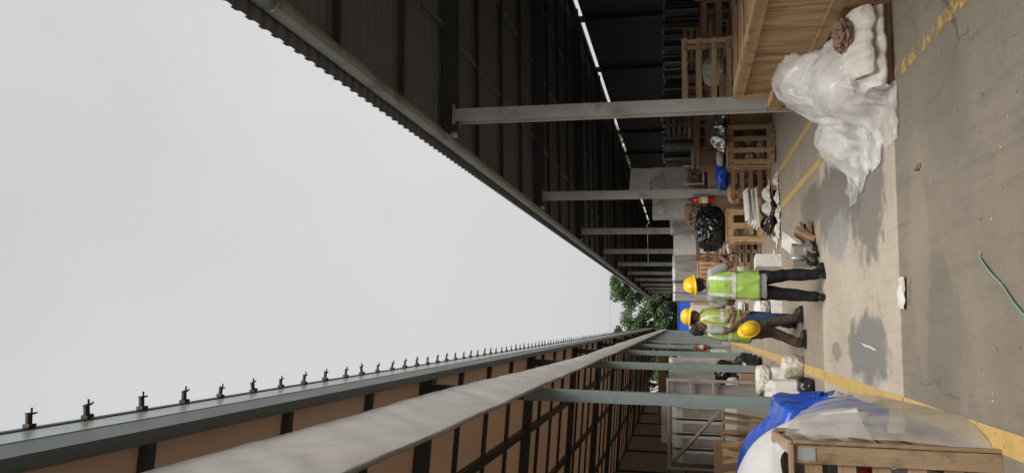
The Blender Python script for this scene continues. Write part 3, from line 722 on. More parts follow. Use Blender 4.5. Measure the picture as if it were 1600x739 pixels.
for i in range(2):
    for z in (.28, .83):
        q = MB(); q.box((-.125 + .25 * i, -.23, z), (.2, .012, .42), ch=.004); q.obj('door', M['frame_grey'], cb)
carton('wall_cabinet', 'plain pale grey panel rising behind the left stillage', (-1.75, 14.2, 0), (.7, .3, 2.12), 0, 'grey_metal', 'panel', lid=False)
carton('cardboard_carton', 'small cardboard carton on the floor beside the left stillage', (-1.75, 10.6, 0.0), (.45, .4, 1.34), .1)
pl = thing('plank_bundle', 'bundle of rough brown planks leaning behind the blue tarpaulin', 'planks', (-1.42, 9.6, 0))
for i in range(14):
    a = random.uniform(-.24, .2); x = -.30 + i * .045
    board(pl, (x, random.uniform(-.06, .06), .655), 1.28, .09, .022, (a, .1 + random.uniform(-.1, .1), 1), (.3, 1, 0), 'wood' if i % 3 else 'wood_pale', 'plank', .03)
frame_rack('dark_rack', 'dark steel rack in the shade left of the pale stillage', (-2.75, 12.6, 0), (.9, .8, 2.0), 0, .05, 'steel_d', mids=(.3, .5, .7, .85))
carton('dark_case', 'dark brown case on the floor beside the dark left rack', (-2.05, 11.9, 0), (.55, .5, 1.25), .1, 'wood_dark', lid=False)
crumple('blue_sack', M['blue_tarp'], (.2, .2, .2), None, (-1.9, 11.2, .0), 0, 3, .3, 2, 2); tag(bpy.data.objects['blue_sack'], 'small blue sack beside the dark brown case on the left', 'sack')
# wrapped load behind, on a pallet
def wrapped(label, loc, size, rz, seed, m='wrap'):
    r = thing('wrapped_load', label, 'wrapped load', loc, rz); W, D, H = size
    bm = bmesh.new(); bmesh.ops.create_cube(bm, size=1); bmesh.ops.subdivide_edges(bm, edges=bm.edges[:], cuts=14, use_grid_fill=True)
    for v in bm.verts:
        n = v.co.normalized(); k = .03 * (1 - 2.2 * abs(noise.noise(Vector((v.co.x * 5, v.co.y * 5, v.co.z * 1.6 + seed)))))
        v.co = Vector((v.co.x * W, v.co.y * D, (v.co.z + .5) * (H - .13) + .135)) + Vector((n.x, n.y, n.z * .3)) * k
        if v.co.z < .136: v.co.z = .136
    me = bpy.data.meshes.new('wrapped_stack'); bm.to_mesh(me); bm.free(); me.materials.append(M[m]); me.polygons.foreach_set('use_smooth', [True] * len(me.polygons))
    inst('wrapped_stack', me, r)
    for i in range(3): board(r, (-W / 2 + .06 + (W - .12) * i / 2, 0, .065), D, .12, .12, Y_, Z_, 'wood_grey', 'pallet_block')
    return r
wrapped('shrink-wrapped grey load on a pallet behind the second left column', (-1.45, 20.4, 0), (1.1, 1.0, 2.08), .05, 1)
wrapped('shrink-wrapped load farther back along the left columns', (-1.6, 27, 0), (1.1, 1.2, 1.9), 0, 2)
o = crumple('black_sack', M['black_bag'], (.34, .34, .3), None, (-1.05, 18.4, 0), .3, 4, .3, 2.4, 3); tag(o, 'black plastic sack on the floor behind the second left column', 'sack')
o = crumple('black_sack', M['black_bag'], (.26, .26, .25), None, (-1.15, 18.9, .5), .9, 4, .3, 2.4, 4); tag(o, 'upper black plastic sack piled behind the second left column', 'sack')
o = crumple('white_sack', M['white_bag'], (.16, .16, .14), None, (-1.32, 17.4, .55), .3, 4, .25, 2.4, 11); tag(o, 'small white sack resting beside the black sacks on the left', 'sack')
carton('support_box', 'plain carton under the small white sack on the left', (-1.32, 17.4, 0), (.5, .5, .54), .1)
# white bagged goods at the second left column
wl = [((-.80, 12.5, 0), (.17, .24, .25), 'large white sack standing at the foot of the second left column'), ((-.62, 12.2, 0), (.12, .16, .15), 'small crumpled white sack beside the yellow line at left'), ((-1.02, 12.1, 0), (.14, .2, .27), 'white sack behind the blue tarpaulin end'), ((-.84, 12.35, .46), (.15, .2, .1), 'white sack lying on top of the white sacks at left')]
for i, (l, r_, lb) in enumerate(wl):
    o = crumple('white_sack', M['white_bag'], r_, None, l, i * .7, 4, .22, 2.1, 20 + i, power=4); tag(o, lb, 'sack', 'white sacks at the left column')
carton('white_block', 'white taped carton in the pile of white sacks at left', (-.92, 11.75, 0), (.2, .3, .46), .15, 'white_board', lid=False)
o = crumple('dark_sack', M['black_bag'], (.12, .14, .1), None, (-.84, 11.3, 0), 0, 3, .3, 2, 33); tag(o, 'small dark bag between white sacks and blue tarpaulin', 'bag')
def extinguisher(label, loc, h=.5, r_=.075):
    t = thing('fire_extinguisher', label, 'fire extinguisher', loc)
    q = MB(); q.lathe([(0, 0), (r_ * .9, 0), (r_, .02), (r_, h * .72), (r_ * .8, h * .82), (r_ * .35, h * .88), (r_ * .3, h * .93)], 18); q.obj('cylinder', M['red'], t, True)
    q = MB(); q.lathe([(r_ + .002, h * .3), (r_ + .002, h * .55)], 18); q.obj('label_band', M['label_white'], t, True)
    q = MB(); q.lathe([(r_ + .002, h * .57), (r_ + .002, h * .66)], 18); q.obj('label_band', M['label_yellow'], t, True)
    q = MB(); q.box((0, 0, h * .95), (.03, .03, .04)); q.beam((0, 0, h * .98), (.02, -.11, h * 1.05), .02, .012); q.beam((0, 0, h * .95), (.02, -.1, h * .93), .02, .01); q.obj('handle', M['steel_d'], t)
    q = MB(); q.tube([(.02, 0, h * .92), (r_ + .02, -.02, h * .85), (r_ + .025, -.02, h * .4)], .009, 6); q.obj('hose', M['tyre'], t, True)
    return t
extinguisher('red fire extinguisher with yellow and white bands hung on the second right column', (2.62, 16.72, 1.06), .5, .08)
q = MB(); q.box((0, 0, 0), (.1, .05, .03)); 
extinguisher('red fire extinguisher hung on a far left column behind the bareheaded man', (-.9, 29.92, .84), .5, .09)

# ------------------------------------------------------------------ right side: pallet, plywood crate, foam and film
pr_ = thing('wooden_pallet', 'heavy brown pallet on the floor under the white film at right', 'pallet', (2.05, 6.84, 0))
for i in range(7): board(pr_, (1.0, .05 + i * .33, .12), 2.0, .14, .025, X_, Y_, 'wood_dark', 'deck_board')
for i in range(4): board(pr_, (.05 + i * .62, 1.05, .062), 2.1, .085, .09, Y_, Z_, 'wood_dark', 'stringer')
board(pr_, (1.0, -.016, .075), 2.0, .13, .028, X_, Z_, 'wood_dark', 'front_board'); board(pr_, (-.016, 1.02, .075), 2.06, .13, .028, Y_, Z_, 'wood_dark', 'side_board')
pc = thing('plywood_crate', 'long plywood crate with pine battens beside the first right column', 'crate', (2.72, 6.2, .14))
q = MB(); q.box((.66, 1.62, .48), (1.26, 3.24, .96)); q.obj('panel', M['ply'], pc)
board(pc, (.012, 1.64, .93), 3.32, .11, .03, Y_, Z_, 'wood', 'batten'); board(pc, (.012, 1.64, .29), 3.32, .11, .03, Y_, Z_, 'wood', 'batten')
for y in (.06, 3.24): board(pc, (.012, y, .61), .53, .11, .03, Z_, Y_, 'wood', 'batten')
board(pc, (.66, 3.3, .93), 1.3, .1, .03, X_, Z_, 'wood', 'batten'); board(pc, (.08, 1.64, .978), 3.3, .12, .025, Y_, X_, 'wood', 'top_batten'); board(pc, (1.2, 1.64, .978), 3.3, .12, .025, Y_, X_, 'wood', 'top_batten')
for y in (.1, 1.0, 1.9, 2.8): board(pc, (.64, y, .975), .98, .1, .02, X_, Y_, 'wood', 'top_board')
sb = thing('open_box', 'small open pine box against the end of the plywood crate', 'box', (2.62, 9.15, 0))
for z in (.30, .45, .62): board(sb, (.0, .18, z), .62, .13, .02, Y_, Z_, 'wood', 'side_board')
for y in (-.12, .48): board(sb, (-.003, y, .36), .72, .07, .04, Z_, Y_, 'wood', 'post')
board(sb, (.06, .18, .70), .62, .12, .02, Y_, X_, 'wood', 'top_board')
# thick foam sheets on the pallet
for k, (z, x0, lb) in enumerate(((.15, 2.0, 'lower thick white foam sheet on the brown pallet'), (.27, 2.1, 'upper crumpled white foam sheet on the brown pallet under the film'))):
    nx, ny = 40, 34; P = np.zeros((nx, ny, 3))
    for i in range(nx):
        for j in range(ny):
            a = i / (nx - 1); c = j / (ny - 1); e = min(a, c, 1 - c) * 9
            x = x0 + a * (2.71 - x0) + .05 * wn((c * 5, k, a * 2)); y = 6.8 + c * 1.9 + .05 * wn((a * 5, 3 + k, c * 3))
            zz = z + .05 * (1 - 2.2 * abs(wn((a * 3, c * 4, k * 5)))) + .02 * (1 - 2.2 * abs(wn((a * 8, c * 9, k * 5 + 2)))) + .03
            P[i, j] = (x, y, .15 + max(0, zz - .15) * min(1, .25 + e) if k == 0 else zz * min(1, .75 + e * .3))
    # front apron hanging a little over the pallet
    P[:, 0, 1] -= .06; P[:, 0, 2] -= .09
    q = MB(); q.grid(P); o = q.obj('foam_sheet', M['foam'], None, True); smooth_mod(o, 1); thick(o, .03); tag(o, lb, 'foam sheet')
o = crumple('cardboard_scrap', M['card_dark'], (.13, .12, .07), None, (2.52, 6.95, .3), .4, 4, .4, 2, 14); tag(o, 'torn brown cardboard scrap lying on the white foam at right', 'scrap')
# big clear film heap
n1, n2 = 84, 100
P = grid0(2.12, 7.75, 1.9, 2.6, 1.15, n1, n2, R(12), .16, 17, .66)
P = drape(P, (1.9 / (n1 - 1), 2.6 / (n2 - 1)), [c_box((2.72, 6.0, 0), (4.0, 9.5, 1.2)), c_box((2.03, 6.82, 0), (2.8, 8.9, .17)), c_ell((2.42, 7.9, .3), (.36, .5, .52)), c_ell((2.2, 7.35, .25), (.3, .35, .33)), c_ell((1.9, 8.25, .08), (.3, .4, .3))], steps=60, it=9, bend=.3, fr=.7)
sheet_obj('film_heap', P, 'film', 'big heap of crumpled translucent white plastic film beside the plywood crate', 'plastic film', 1, .0015, .024, 1.9, 3)
n1, n2 = 74, 74
P = grid0(2.2, 7.7, 1.6, 1.7, 1.0, n1, n2, R(-20), .18, 27, .7)
P = drape(P, (1.6 / (n1 - 1), 1.7 / (n2 - 1)), [c_box((2.72, 6.0, 0), (4.0, 9.5, 1.2)), c_box((2.03, 6.82, 0), (2.8, 8.9, .17)), c_ell((2.42, 7.9, .28), (.33, .46, .48)), c_ell((2.2, 7.35, .25), (.28, .33, .3)), c_ell((1.9, 8.2, .06), (.26, .36, .27))], steps=60, it=9, bend=.3, fr=.7)
sheet_obj('film_sheet', P, 'film', 'milky plastic sheet bunched inside the clear film heap', 'plastic sheet', 1, .0015, .022, 2.1, 4)
# the heap's tail drawn out over the wet floor
nx, ny = 46, 26; P = np.zeros((nx, ny, 3))
for i in range(nx):
    a = i / (nx - 1); wdt = .34 * (1 - a) ** .8 + .012; hgt = .30 * (1 - a) ** 1.1 + .012
    cx, cy = 1.95 - .60 * a, 7.95 + .62 * a
    for j in range(ny):
        c = j / (ny - 1) * 2 - 1; k = 1 - 2.3 * abs(wn((a * 4 + c, c * 3.2, 7)))
        P[i, j] = (cx + .75 * c * wdt * (.8 + .2 * k), cy + c * wdt, max(.01, hgt * (1 - c * c) ** .6 * (.75 + .3 * k)))
sheet_obj('film_tail', P, 'film', 'twisted tail of clear film pulled out over the wet floor', 'plastic film', 1, .0015, .012, 1.8, 5)

# ------------------------------------------------------------------ right side: stock under the shed
slat_crate('slatted_crate', 'tall pale slatted crate behind the plywood crate, right of the first column', (4.2, 13.0, .0), (1.02, 1.0, 1.74), R(-14), 8, False, 'wood_pale', .085)
slat_crate('slatted_crate', 'brown frame crate behind the plywood crate at the edge of the picture', (5.5, 14.2, 0), (.75, .8, 1.38), R(-8), 6, False, 'wood_dark', .09)
slat_crate('slatted_crate', 'slatted crate with leaning laths farthest right in the shed', (6.35, 13.6, 0), (.8, .8, 1.5), R(6), 6, True, 'wood', .08)
for i, (x, y, z, a) in enumerate(((4.0, 13.0, .3, .2), (4.35, 13.1, .7, -.3), (4.2, 12.95, 1.05, .5))):
    o = crumple('packing_lump', M['card_dark'] if i % 2 else M['white_bag'], (.22, .2, .16), None, (x, y, z), a, 3, .35, 2, 40 + i); tag(o, ['lowest', 'middle', 'topmost'][i] + ' lump of packing waste inside the tall slatted crate', 'packing')
# long dark bundles of steel bars standing along the back
def bar_stack(label, loc, W, H, n, rz=0):
    r = thing('bar_rack', label, 'rack', loc, rz)
    for sx_ in (-1, 1):
        q = MB(); q.box((sx_ * W / 2, 0, H / 2), (.06, .7, H), ch=.006); q.obj('end_frame', M['steel_d'], r)
    for i in range(n):
        x = -W / 2 + .06 + (W - .12) * (i + .5) / n; h = H - random.uniform(.0, .1); dk = random.random() < .5
        q = MB(); q.box((x, -.2 + random.uniform(-.05, .05), h / 2 + .05), ((W - .12) / n * random.uniform(.45, .8), random.uniform(.1, .25), h - .1), ch=.004); o = q.obj('bar', M['black_steel' if dk else 'bar_pale'], r)
        q = MB(); q.box((x, -.2, h + .012), ((W - .12) / n * .8, .2, .03)); q.obj('cap', M['bar_pale'], o)
    for z in (.3, 1.2): 
        q = MB(); q.box((0, -.345, z), (W, .03, .05)); q.obj('cross_bar', M['steel_d'], r)
    return r
for k, (x, W, lb) in enumerate(((4.75, 1.0, 'dark rack of upright steel bars just behind the silver foil bag'), (5.85, 1.1, 'dark rack of upright steel bars behind the first right column'), (7.0, 1.1, 'dark rack of upright steel bars right of the first right column'), (8.15, 1.1, 'dark rack of upright steel bars third from the back wall corner'), (9.2, .9, 'dark rack of upright steel bars against the back wall'))):
    bar_stack(lb, (x, 22 + .15 * k, 0), W, 2.24 + .03 * (k % 2), 15)
slat_crate('slatted_crate', 'slatted crate with upright slats on the floor left of the first right column', (3.5, 15.9, 0.0), (.8, .75, .84), R(2), 4, True, 'wood', .1, top=True)
carton('cardboard_carton', 'flat brown carton beside the upright-slat crate near the first right column', (4.2, 16.1, 0), (.42, .6, .79), 0)
for i in range(5):
    o = crumple('packing_lump', M['white_bag'] if i % 2 else M['card_dark'], (.16, .2, .1), None, (3.25 + (i % 3) * .22, 15.8 + .1 * (i % 2), .1 + .22 * (i // 2)), i, 3, .35, 2, 50 + i); tag(o, ['low left', 'low middle', 'low right', 'upper left', 'upper right'][i] + ' crumpled packing lump inside the upright-slat crate', 'packing')
n1, n2 = 34, 34
P = grid0(3.85, 15.8, 1.0, .9, 1.15, n1, n2, .3, .14, 31, .7)
P = drape(P, (1.0 / (n1 - 1), .9 / (n2 - 1)), [c_ell((3.85, 15.8, .9), (.36, .3, .3))], steps=28, it=6, bend=.3, fr=.8, ground=.88)
sheet_obj('foil_bag', P, 'foil', 'crumpled silver foil bag lying on the upright-slat crate', 'foil bag', 1, .004, .02, 5., 6)
carton('foil_support', 'brown carton hidden under the silver foil bag', (3.85, 16.3, .0), (.5, .3, .98), 0)
slat_crate('slatted_crate', 'brown wooden box crate standing behind the silver foil bag', (4.35, 18.2, 0), (.76, .7, 1.48), 0, 6, False, 'wood_dark', .14)
carton('cardboard_carton', 'tall brown carton between foil bag and grey cabinets', (3.8, 18.3, 0), (.45, .5, 1.32), .08)
slat_crate('slatted_crate', 'small pale crate end sticking out above the tall brown carton', (3.82, 18.2, 1.33), (.34, .4, .2), .1, 2, False, 'wood_pale', .06, base=False)
slat_crate('slatted_crate', 'dark crate filled with brown packing beside the second right column', (2.9, 16.2, 0), (.74, .7, .78), R(-2), 5, False, 'wood_dark', .08, top=False)
for i in range(7):
    o = crumple('brown_packing', M['card_dark' if i % 3 else 'card'], (.17, .17, .14), None, (2.62 + (i % 3) * .24, 16.05 + .1 * (i % 2), .06 + .24 * (i // 3)), i * .9, 3, .4, 2.4, 60 + i); tag(o, 'crumpled brown paper packing in the dark crate beside the second right column', 'packing', 'brown packing in the dark crate')
o = crumple('blue_bag', M['blue_tarp'], (.36, .24, .12), None, (3.1, 16.2, .8), .2, 4, .3, 2.2, 71); tag(o, 'blue plastic bag lying on the dark crate of brown packing', 'bag')
o = crumple('white_bag', M['white_bag'], (.2, .1, .06), None, (3.35, 15.95, .92), .7, 4, .35, 2.2, 72); tag(o, 'white crumpled bag on top of the blue bag', 'bag')
carton('cardboard_carton', 'brown carton with two hand holes above the blue bag', (3.12, 17.2, 0), (.58, .5, 1.17), 0)
for dz in (.92, 1.02):
    q = MB(); q.tube([(0, -.252, dz), (0, -.256, dz)], .018, 10); q.obj('hand_hole', M['steel_d'], bpy.data.objects['cardboard_carton.003'] if 'cardboard_carton.003' in bpy.data.objects else None)
# pale grey cabinets
def cabinet(label, loc, size, rz=0, doors=1):
    r = carton('grey_cabinet', label, loc, size, rz, 'grey_metal', 'cabinet', lid=False, ch=.01); W, D, H = size
    for i in range(doors):
        q = MB(); q.box((-W / 2 + W / doors * (i + .5), -D / 2 - .008, H / 2), (W / doors - .04, .014, H - .06), ch=.004); d = q.obj('door', M['grey_metal'], r)
        q = MB(); q.box((-W / 2 + W / doors * (i + .85), -D / 2 - .022, H / 2), (.015, .015, .12)); q.obj('handle', M['frame_grey'], d)
    return r
cabinet('tall pale grey cabinet behind the second right column, topped by a loose sheet', (3.68, 20.3, 0), (.64, .6, 2.52), 0, 2)
q = MB(); q.box((0, 0, .28), (.62, .02, .56)); o = q.obj('steel_sheet', M['grey_metal'], None, loc=(3.68, 20.1, 2.53), rot=(R(-14), R(5), 0)); tag(o, 'loose pale grey sheet leaning on top of the tall grey cabinet', 'panel')
cabinet('pale grey cabinet with white label left of the second right column', (3.15, 21.2, 0), (.68, .6, 2.52), 0, 1)
q = MB(); q.box((3.0, 20.88, 2.3), (.2, .006, .14)); o = q.obj('paper_sheet', M['label_white'], None); tag(o, 'white paper stuck high on the grey cabinet left of the second column', 'paper')
wrapped('narrow wrapped grey load between second and third right columns', (2.88, 23.2, 0), (.5, .6, 2.08), 0, 5)
cabinet('plain pale grey cabinet left of the third right column', (2.42, 24.3, 0), (.72, .6, 2.0), 0, 1)
carton('white_box', 'small white box in front of the grey cabinet by the third column', (2.1, 23.6, .9), (.4, .3, .42), 0, 'white_board', lid=False)
carton('cardboard_carton', 'brown carton carrying the small white box by the third column', (2.1, 23.6, 0), (.6, .5, .89), 0)
wrapped('shrink-wrapped pallet load by the fourth right column', (1.78, 26.3, 0), (.85, .9, 2.05), .04, 6)
wrapped('far shrink-wrapped load beside the fifth right column', (1.7, 33, 0), (.9, 1.0, 2.1), 0, 7)
wrapped('farthest grey wrapped load under the right shed', (1.6, 41, 0), (1.0, 1.0, 2.2), 0, 8)
# brown paper bundles and bin bag
for i, (x, y, z, r_) in enumerate(((3.5, 18.9, 1.12, .24), (3.1, 18.8, 1.1, .26), (2.75, 18.9, 1.05, .3), (2.55, 18.7, 1.2, .24))):
    o = crumple('brown_bundle', M['card_dark'], (r_ * 1.0, r_ * .9, r_ * .95), None, (x, y, z), i, 4, .42, 2.2, 80 + i); tag(o, ['brown paper bundle under the tall grey cabinet', 'brown paper bundle just right of the second right column', 'biggest brown paper bundle beside the fire extinguisher', 'brown paper bundle above the black bin bag'][i], 'bundle')
carton('cardboard_carton', 'wide brown carton under the brown paper bundles', (3.0, 19.0, 0), (1.3, .6, 1.08), 0)
o = crumple('bin_bag', M['black_bag'], (.46, .4, .31), None, (2.14, 18.0, .8), .2, 5, .26, 2.4, 91); tag(o, 'big shiny black bin bag lying on a wooden crate', 'bin bag')
slat_crate('slatted_crate', 'wooden crate with two openings carrying the black bin bag', (2.2, 17.85, 0), (.72, .8, .77), R(-8), 3, True, 'wood', .13, top=True)
for i in range(4):
    pallet(['lowest', 'second', 'third', 'topmost'][i] + ' old pallet stacked left of the bin bag crate', (1.72, 19.2, i * .155), (.7, .9, .14), R(-4), 'wood_dark', 5, 'small pallet stack')
# white stack on pallet at the yellow line
pallet('low pallet under the white sheets at the right yellow line', (2.15, 15.15, 0), (.9, .7, .12), R(-5), 'wood_dark', 6)
for i in range(5):
    q = MB(); q.box((0, 0, .022), (.74 - .04 * i, .5, .04), ch=.004); o = q.obj('foam_board', M['white_board'], None, loc=(2.16 + .02 * i, 15.15 + random.uniform(-.04, .04), .34 + i * .045), rot=(R(random.uniform(-2, 2)), R(-4), R(random.uniform(-9, 9)))); tag(o, ['lowest', 'second', 'third', 'fourth', 'topmost'][i] + ' white board of the stack on the low pallet at right', 'board')
scrap_labels = [
    'crumpled black bag at the front left of the low pallet',
    'crumpled white scrap at the front middle of the low pallet',
    'crumpled white scrap at the front right of the low pallet',
    'crumpled black bag at the back left of the low pallet',
    'crumpled white scrap at the back middle of the low pallet',
    'crumpled white scrap at the back right of the low pallet']
for i, lb in enumerate(scrap_labels):
    mk = 'white_bag'
    if i % 3 == 0: mk = 'black_bag'
    scrap_sheet('plastic_scrap', mk, (1.88 + (i % 3) * .27, 14.95 + .25 * (i // 3)), .5, i + 20, lb, 'scrap', 'plastic scraps on low pallet', .122, 22, 1.0)
litter_spots = [
    (1.72, 14.7, 'leftmost white litter bag before the low pallet at right'),
    (2.0, 14.6, 'second litter bag from the left before the low pallet'),
    (2.32, 14.7, 'third litter bag from the left before the low pallet'),
    (2.65, 14.8, 'white litter bag before the dark crate of packing'),
    (1.62, 15.0, 'white litter bag at the left end of the low pallet'),
    (3.2, 15.1, 'brown paper litter before the upright-slat crate'),
    (3.6, 15.2, 'brown paper litter at the right foot of the upright-slat crate')]
for i, (x, y, lb) in enumerate(litter_spots):
    mk = 'white_bag'
    if i > 4: mk = 'card_dark'
    scrap_sheet('litter_bag', mk, (x, y), .42, i + 1, lb, 'litter', 'litter before the right pallets', 0., 22, .6)
# brown crates and sacks behind the standing man
slat_crate('slatted_crate', 'reddish slatted crate behind the man in black trousers', (1.5, 22.0, 0), (.55, .8, 1.3), 0, 5, True, 'wood', .08, top=True)
slat_crate('slatted_crate', 'broken brown crate beside the third right column', (2.05, 21.4, 0), (.6, .7, 1.38), 0.1, 6, False, 'wood_dark', .09)
for i, (x, y, z) in enumerate(((1.75, 20.2, 0), (1.95, 20.3, .28), (1.5, 20.6, 0))):
    o = crumple('white_sack', M['white_bag'], (.2, .2, .17), None, (x, y, z), i, 4, .3, 2.2, 140 + i); tag(o, ['white sack on the floor behind the bin bag crate', 'white sack resting higher behind the bin bag crate', 'white sack nearest the elbow of the standing man'][i], 'sack')
# loose white boxes and papers in the aisle
carton('white_box', 'white foam box on the floor right of the standing man', (1.12, 14.7, 0), (.24, .35, .44), .2, 'white_board', lid=False)
wb = carton('white_box', 'open white foam box on the floor between the three men', (.26, 14.6, 0), (.34, .3, .2), .35, 'white_board', lid=False)
o = crumple('white_bag', M['white_sheet'], (.17, .17, .13), None, (.26, 14.6, .205), .3, 4, .4, 2.2, 150); tag(o, 'crumpled white bag on the foam box between the men', 'bag')
for i in range(7):
    q = MB(); q.box((0, 0, .012), (.46, .9, .024), ch=.003); o = q.obj('white_sheet', M['white_board'], None, loc=(.34 + random.uniform(-.07, .07), 22.3 + random.uniform(-.2, .2), .01 + i * .03), rot=(0, 0, R(random.uniform(-8, 8)))); tag(o, ['lowest', 'second', 'third', 'fourth', 'fifth', 'sixth', 'topmost'][i] + ' white board of the low stack far behind the men', 'board', 'low board stack in the aisle')

# ------------------------------------------------------------------ people
def ico(mb, c, r, sub=2, rot=None):
    bm = bmesh.new(); bmesh.ops.create_icosphere(bm, subdivisions=sub, radius=1)
    vs_ = []
    for v in bm.verts:
        p = Vector((v.co.x * r[0], v.co.y * r[1], v.co.z * r[2]))
        if rot is not None: p = rot @ p
        vs_.append(p + Vector(c))
    bm.verts.ensure_lookup_table(); fs = [tuple(v.index for v in f.verts) for f in bm.faces]; bm.free()
    mb.add(vs_, fs)
def limb(mb, pts, rad):
    pts = [Vector(p) for p in pts]
    for i in range(len(pts) - 1):
        k = 5
        mb.tube([pts[i].lerp(pts[i + 1], t / k) for t in range(k + 1)], [rad[i] + (rad[i + 1] - rad[i]) * t / k for t in range(k + 1)], 14)
    for p, r_ in zip(pts, rad): ico(mb, p, (r_, r_, r_), 2)
def loft(mb, rings, n=28, power=2.4):
    vs_ = []
    for (cx, cy, z, rx, ry) in rings:
        for k in range(n):
            a = 2 * math.pi * k / n; c, s_ = math.cos(a), math.sin(a)
            d = (abs(c) ** power + abs(s_) ** power) ** (-1 / power); vs_.append((cx + c * d * rx, cy + s_ * d * ry, z))
    m_ = len(rings); fs = [(i * n + k, i * n + (k + 1) % n, (i + 1) * n + (k + 1) % n, (i + 1) * n + k) for i in range(m_ - 1) for k in range(n)]
    fs += [tuple(range(n))[::-1], tuple(range((m_ - 1) * n, m_ * n))]
    mb.add(vs_, fs)
def blob(name, mb, voxel, m, parent, it=3, wrinkle=0., wf=9., seed=0, ws=(1, 1, .6)):
    ob = mb.obj('tmp_shape', None)
    md = ob.modifiers.new('r', 'REMESH'); md.mode = 'VOXEL'; md.voxel_size = voxel; md.use_smooth_shade = True
    md = ob.modifiers.new('s', 'SMOOTH'); md.factor = .5; md.iterations = it
    dg = bpy.context.evaluated_depsgraph_get(); me = bpy.data.meshes.new_from_object(ob.evaluated_get(dg))
    om = ob.data; bpy.data.objects.remove(ob); bpy.data.meshes.remove(om)
    me.name = name; me.materials.clear(); me.materials.append(m)
    if wrinkle:
        ns = [v.normal.copy() for v in me.vertices]
        for v, n in zip(me.vertices, ns):
            p = Vector((v.co.x * ws[0], v.co.y * ws[1], v.co.z * ws[2])) * wf + Vector((seed * 5, 0, 0))
            v.co += n * wrinkle * (1 - 2.6 * abs(noise.noise(p)) + .5 * noise.noise(p * 2.3))
    me.polygons.foreach_set('use_smooth', [True] * len(me.polygons)); me.update()
    return inst(name, me, parent)
def patch(name, src, pred, off, m, parent):
    """A strip lying on a garment: the faces where pred(x, y, z, normal) holds, lifted a little."""
    me = src.data; idx = {}; vs_ = []; fs = []
    for p in me.polygons:
        c = p.center
        if pred(c.x, c.y, c.z, p.normal):
            f = []
            for i in p.vertices:
                if i not in idx: idx[i] = len(vs_); v = me.vertices[i]; vs_.append(tuple(v.co + v.normal * off))
                f.append(idx[i])
            fs.append(tuple(f))
    q = MB(); q.add(vs_, fs); return q.obj(name, m, parent, True)
def hand(mb, wrist, d, palm, side):
    """palm of the hand at the wrist, d along it, palm = direction the fingers curl to, side = thumb side"""
    w_, d, palm, side = Vector(wrist), Vector(d).normalized(), Vector(palm), Vector(side)
    palm = (palm - palm.dot(d) * d).normalized(); side = (side - side.dot(d) * d - side.dot(palm) * palm).normalized()
    rot = Matrix((side, d, palm)).transposed()
    ico(mb, w_ + d * .05, (.040, .054, .017), 2, rot); limb(mb, [w_ - d * .02, w_ + d * .02], [.027, .026])
    for k, L in enumerate((.070, .078, .072, .056)):
        b0 = w_ + d * .092 + side * (.029 - .0195 * k)
        b1 = b0 + d * L * .45 + palm * L * .15; b2 = b1 + d * L * .22 + palm * L * .28; b3 = b2 + palm * L * .3 - d * L * .02
        limb(mb, [b0 - d * .03, b0, b1, b2, b3], [.0095, .0092, .0088, .0082, .007])
    t0 = w_ + d * .03 + side * .03
    limb(mb, [t0, t0 + side * .028 + d * .022 + palm * .012, t0 + side * .03 + d * .05 + palm * .026], [.014, .011, .0085])
def helmet(parent, c, rot=(0, 0, 0), name='helmet', label=None):
    if parent is None: root = thing(name, label, 'helmet', c); root.rotation_euler = rot
    else: root = parent
    q = MB(); n = 32; prof = []
    for k in range(11):
        a = k / 10 * math.pi / 2; prof.append((.118 * math.cos(a) ** .85, .135 * math.sin(a)))
    q.lathe(prof, n, (0, 0, 0), .92, 1.12)
    # crest ridges front to back
    for dx in (-.03, 0, .03):
        pts = []
        for k in range(15):
            a = math.pi * (k / 14 * .8 + .1); pts.append((dx, -.132 * math.cos(a) * (1 - abs(dx) * .8), .135 * math.sin(a) * (1 - dx * dx * 18) + .001))
        q.tube(pts, .0065, 6)
    o = q.obj('shell', M['helmet'], root, True)
    q = MB(); q.lathe([(.116, .012), (.126, .008), (.134, -.006), (.131, -.012), (.116, -.004)], n, (0, 0, 0), .93, 1.12)
    vs_ = []; fs = []   # peak at the front
    for k in range(13):
        a = math.pi * (.2 + .6 * k / 12); e = math.sin(math.pi * k / 12)
        for (r_, z) in ((.120, .004), (.128 + .045 * e, -.014)): vs_.append((r_ * math.cos(a) * .93, r_ * math.sin(a) * 1.12, z))
    q.add(vs_, [(2 * k, 2 * k + 1, 2 * k + 3, 2 * k + 2) for k in range(12)])
    b_ = q.obj('brim', M['helmet'], root, True); thick(b_, .004)
    if parent is not None:
        for z in (o, b_): z.location = c; z.rotation_euler = rot
    return root
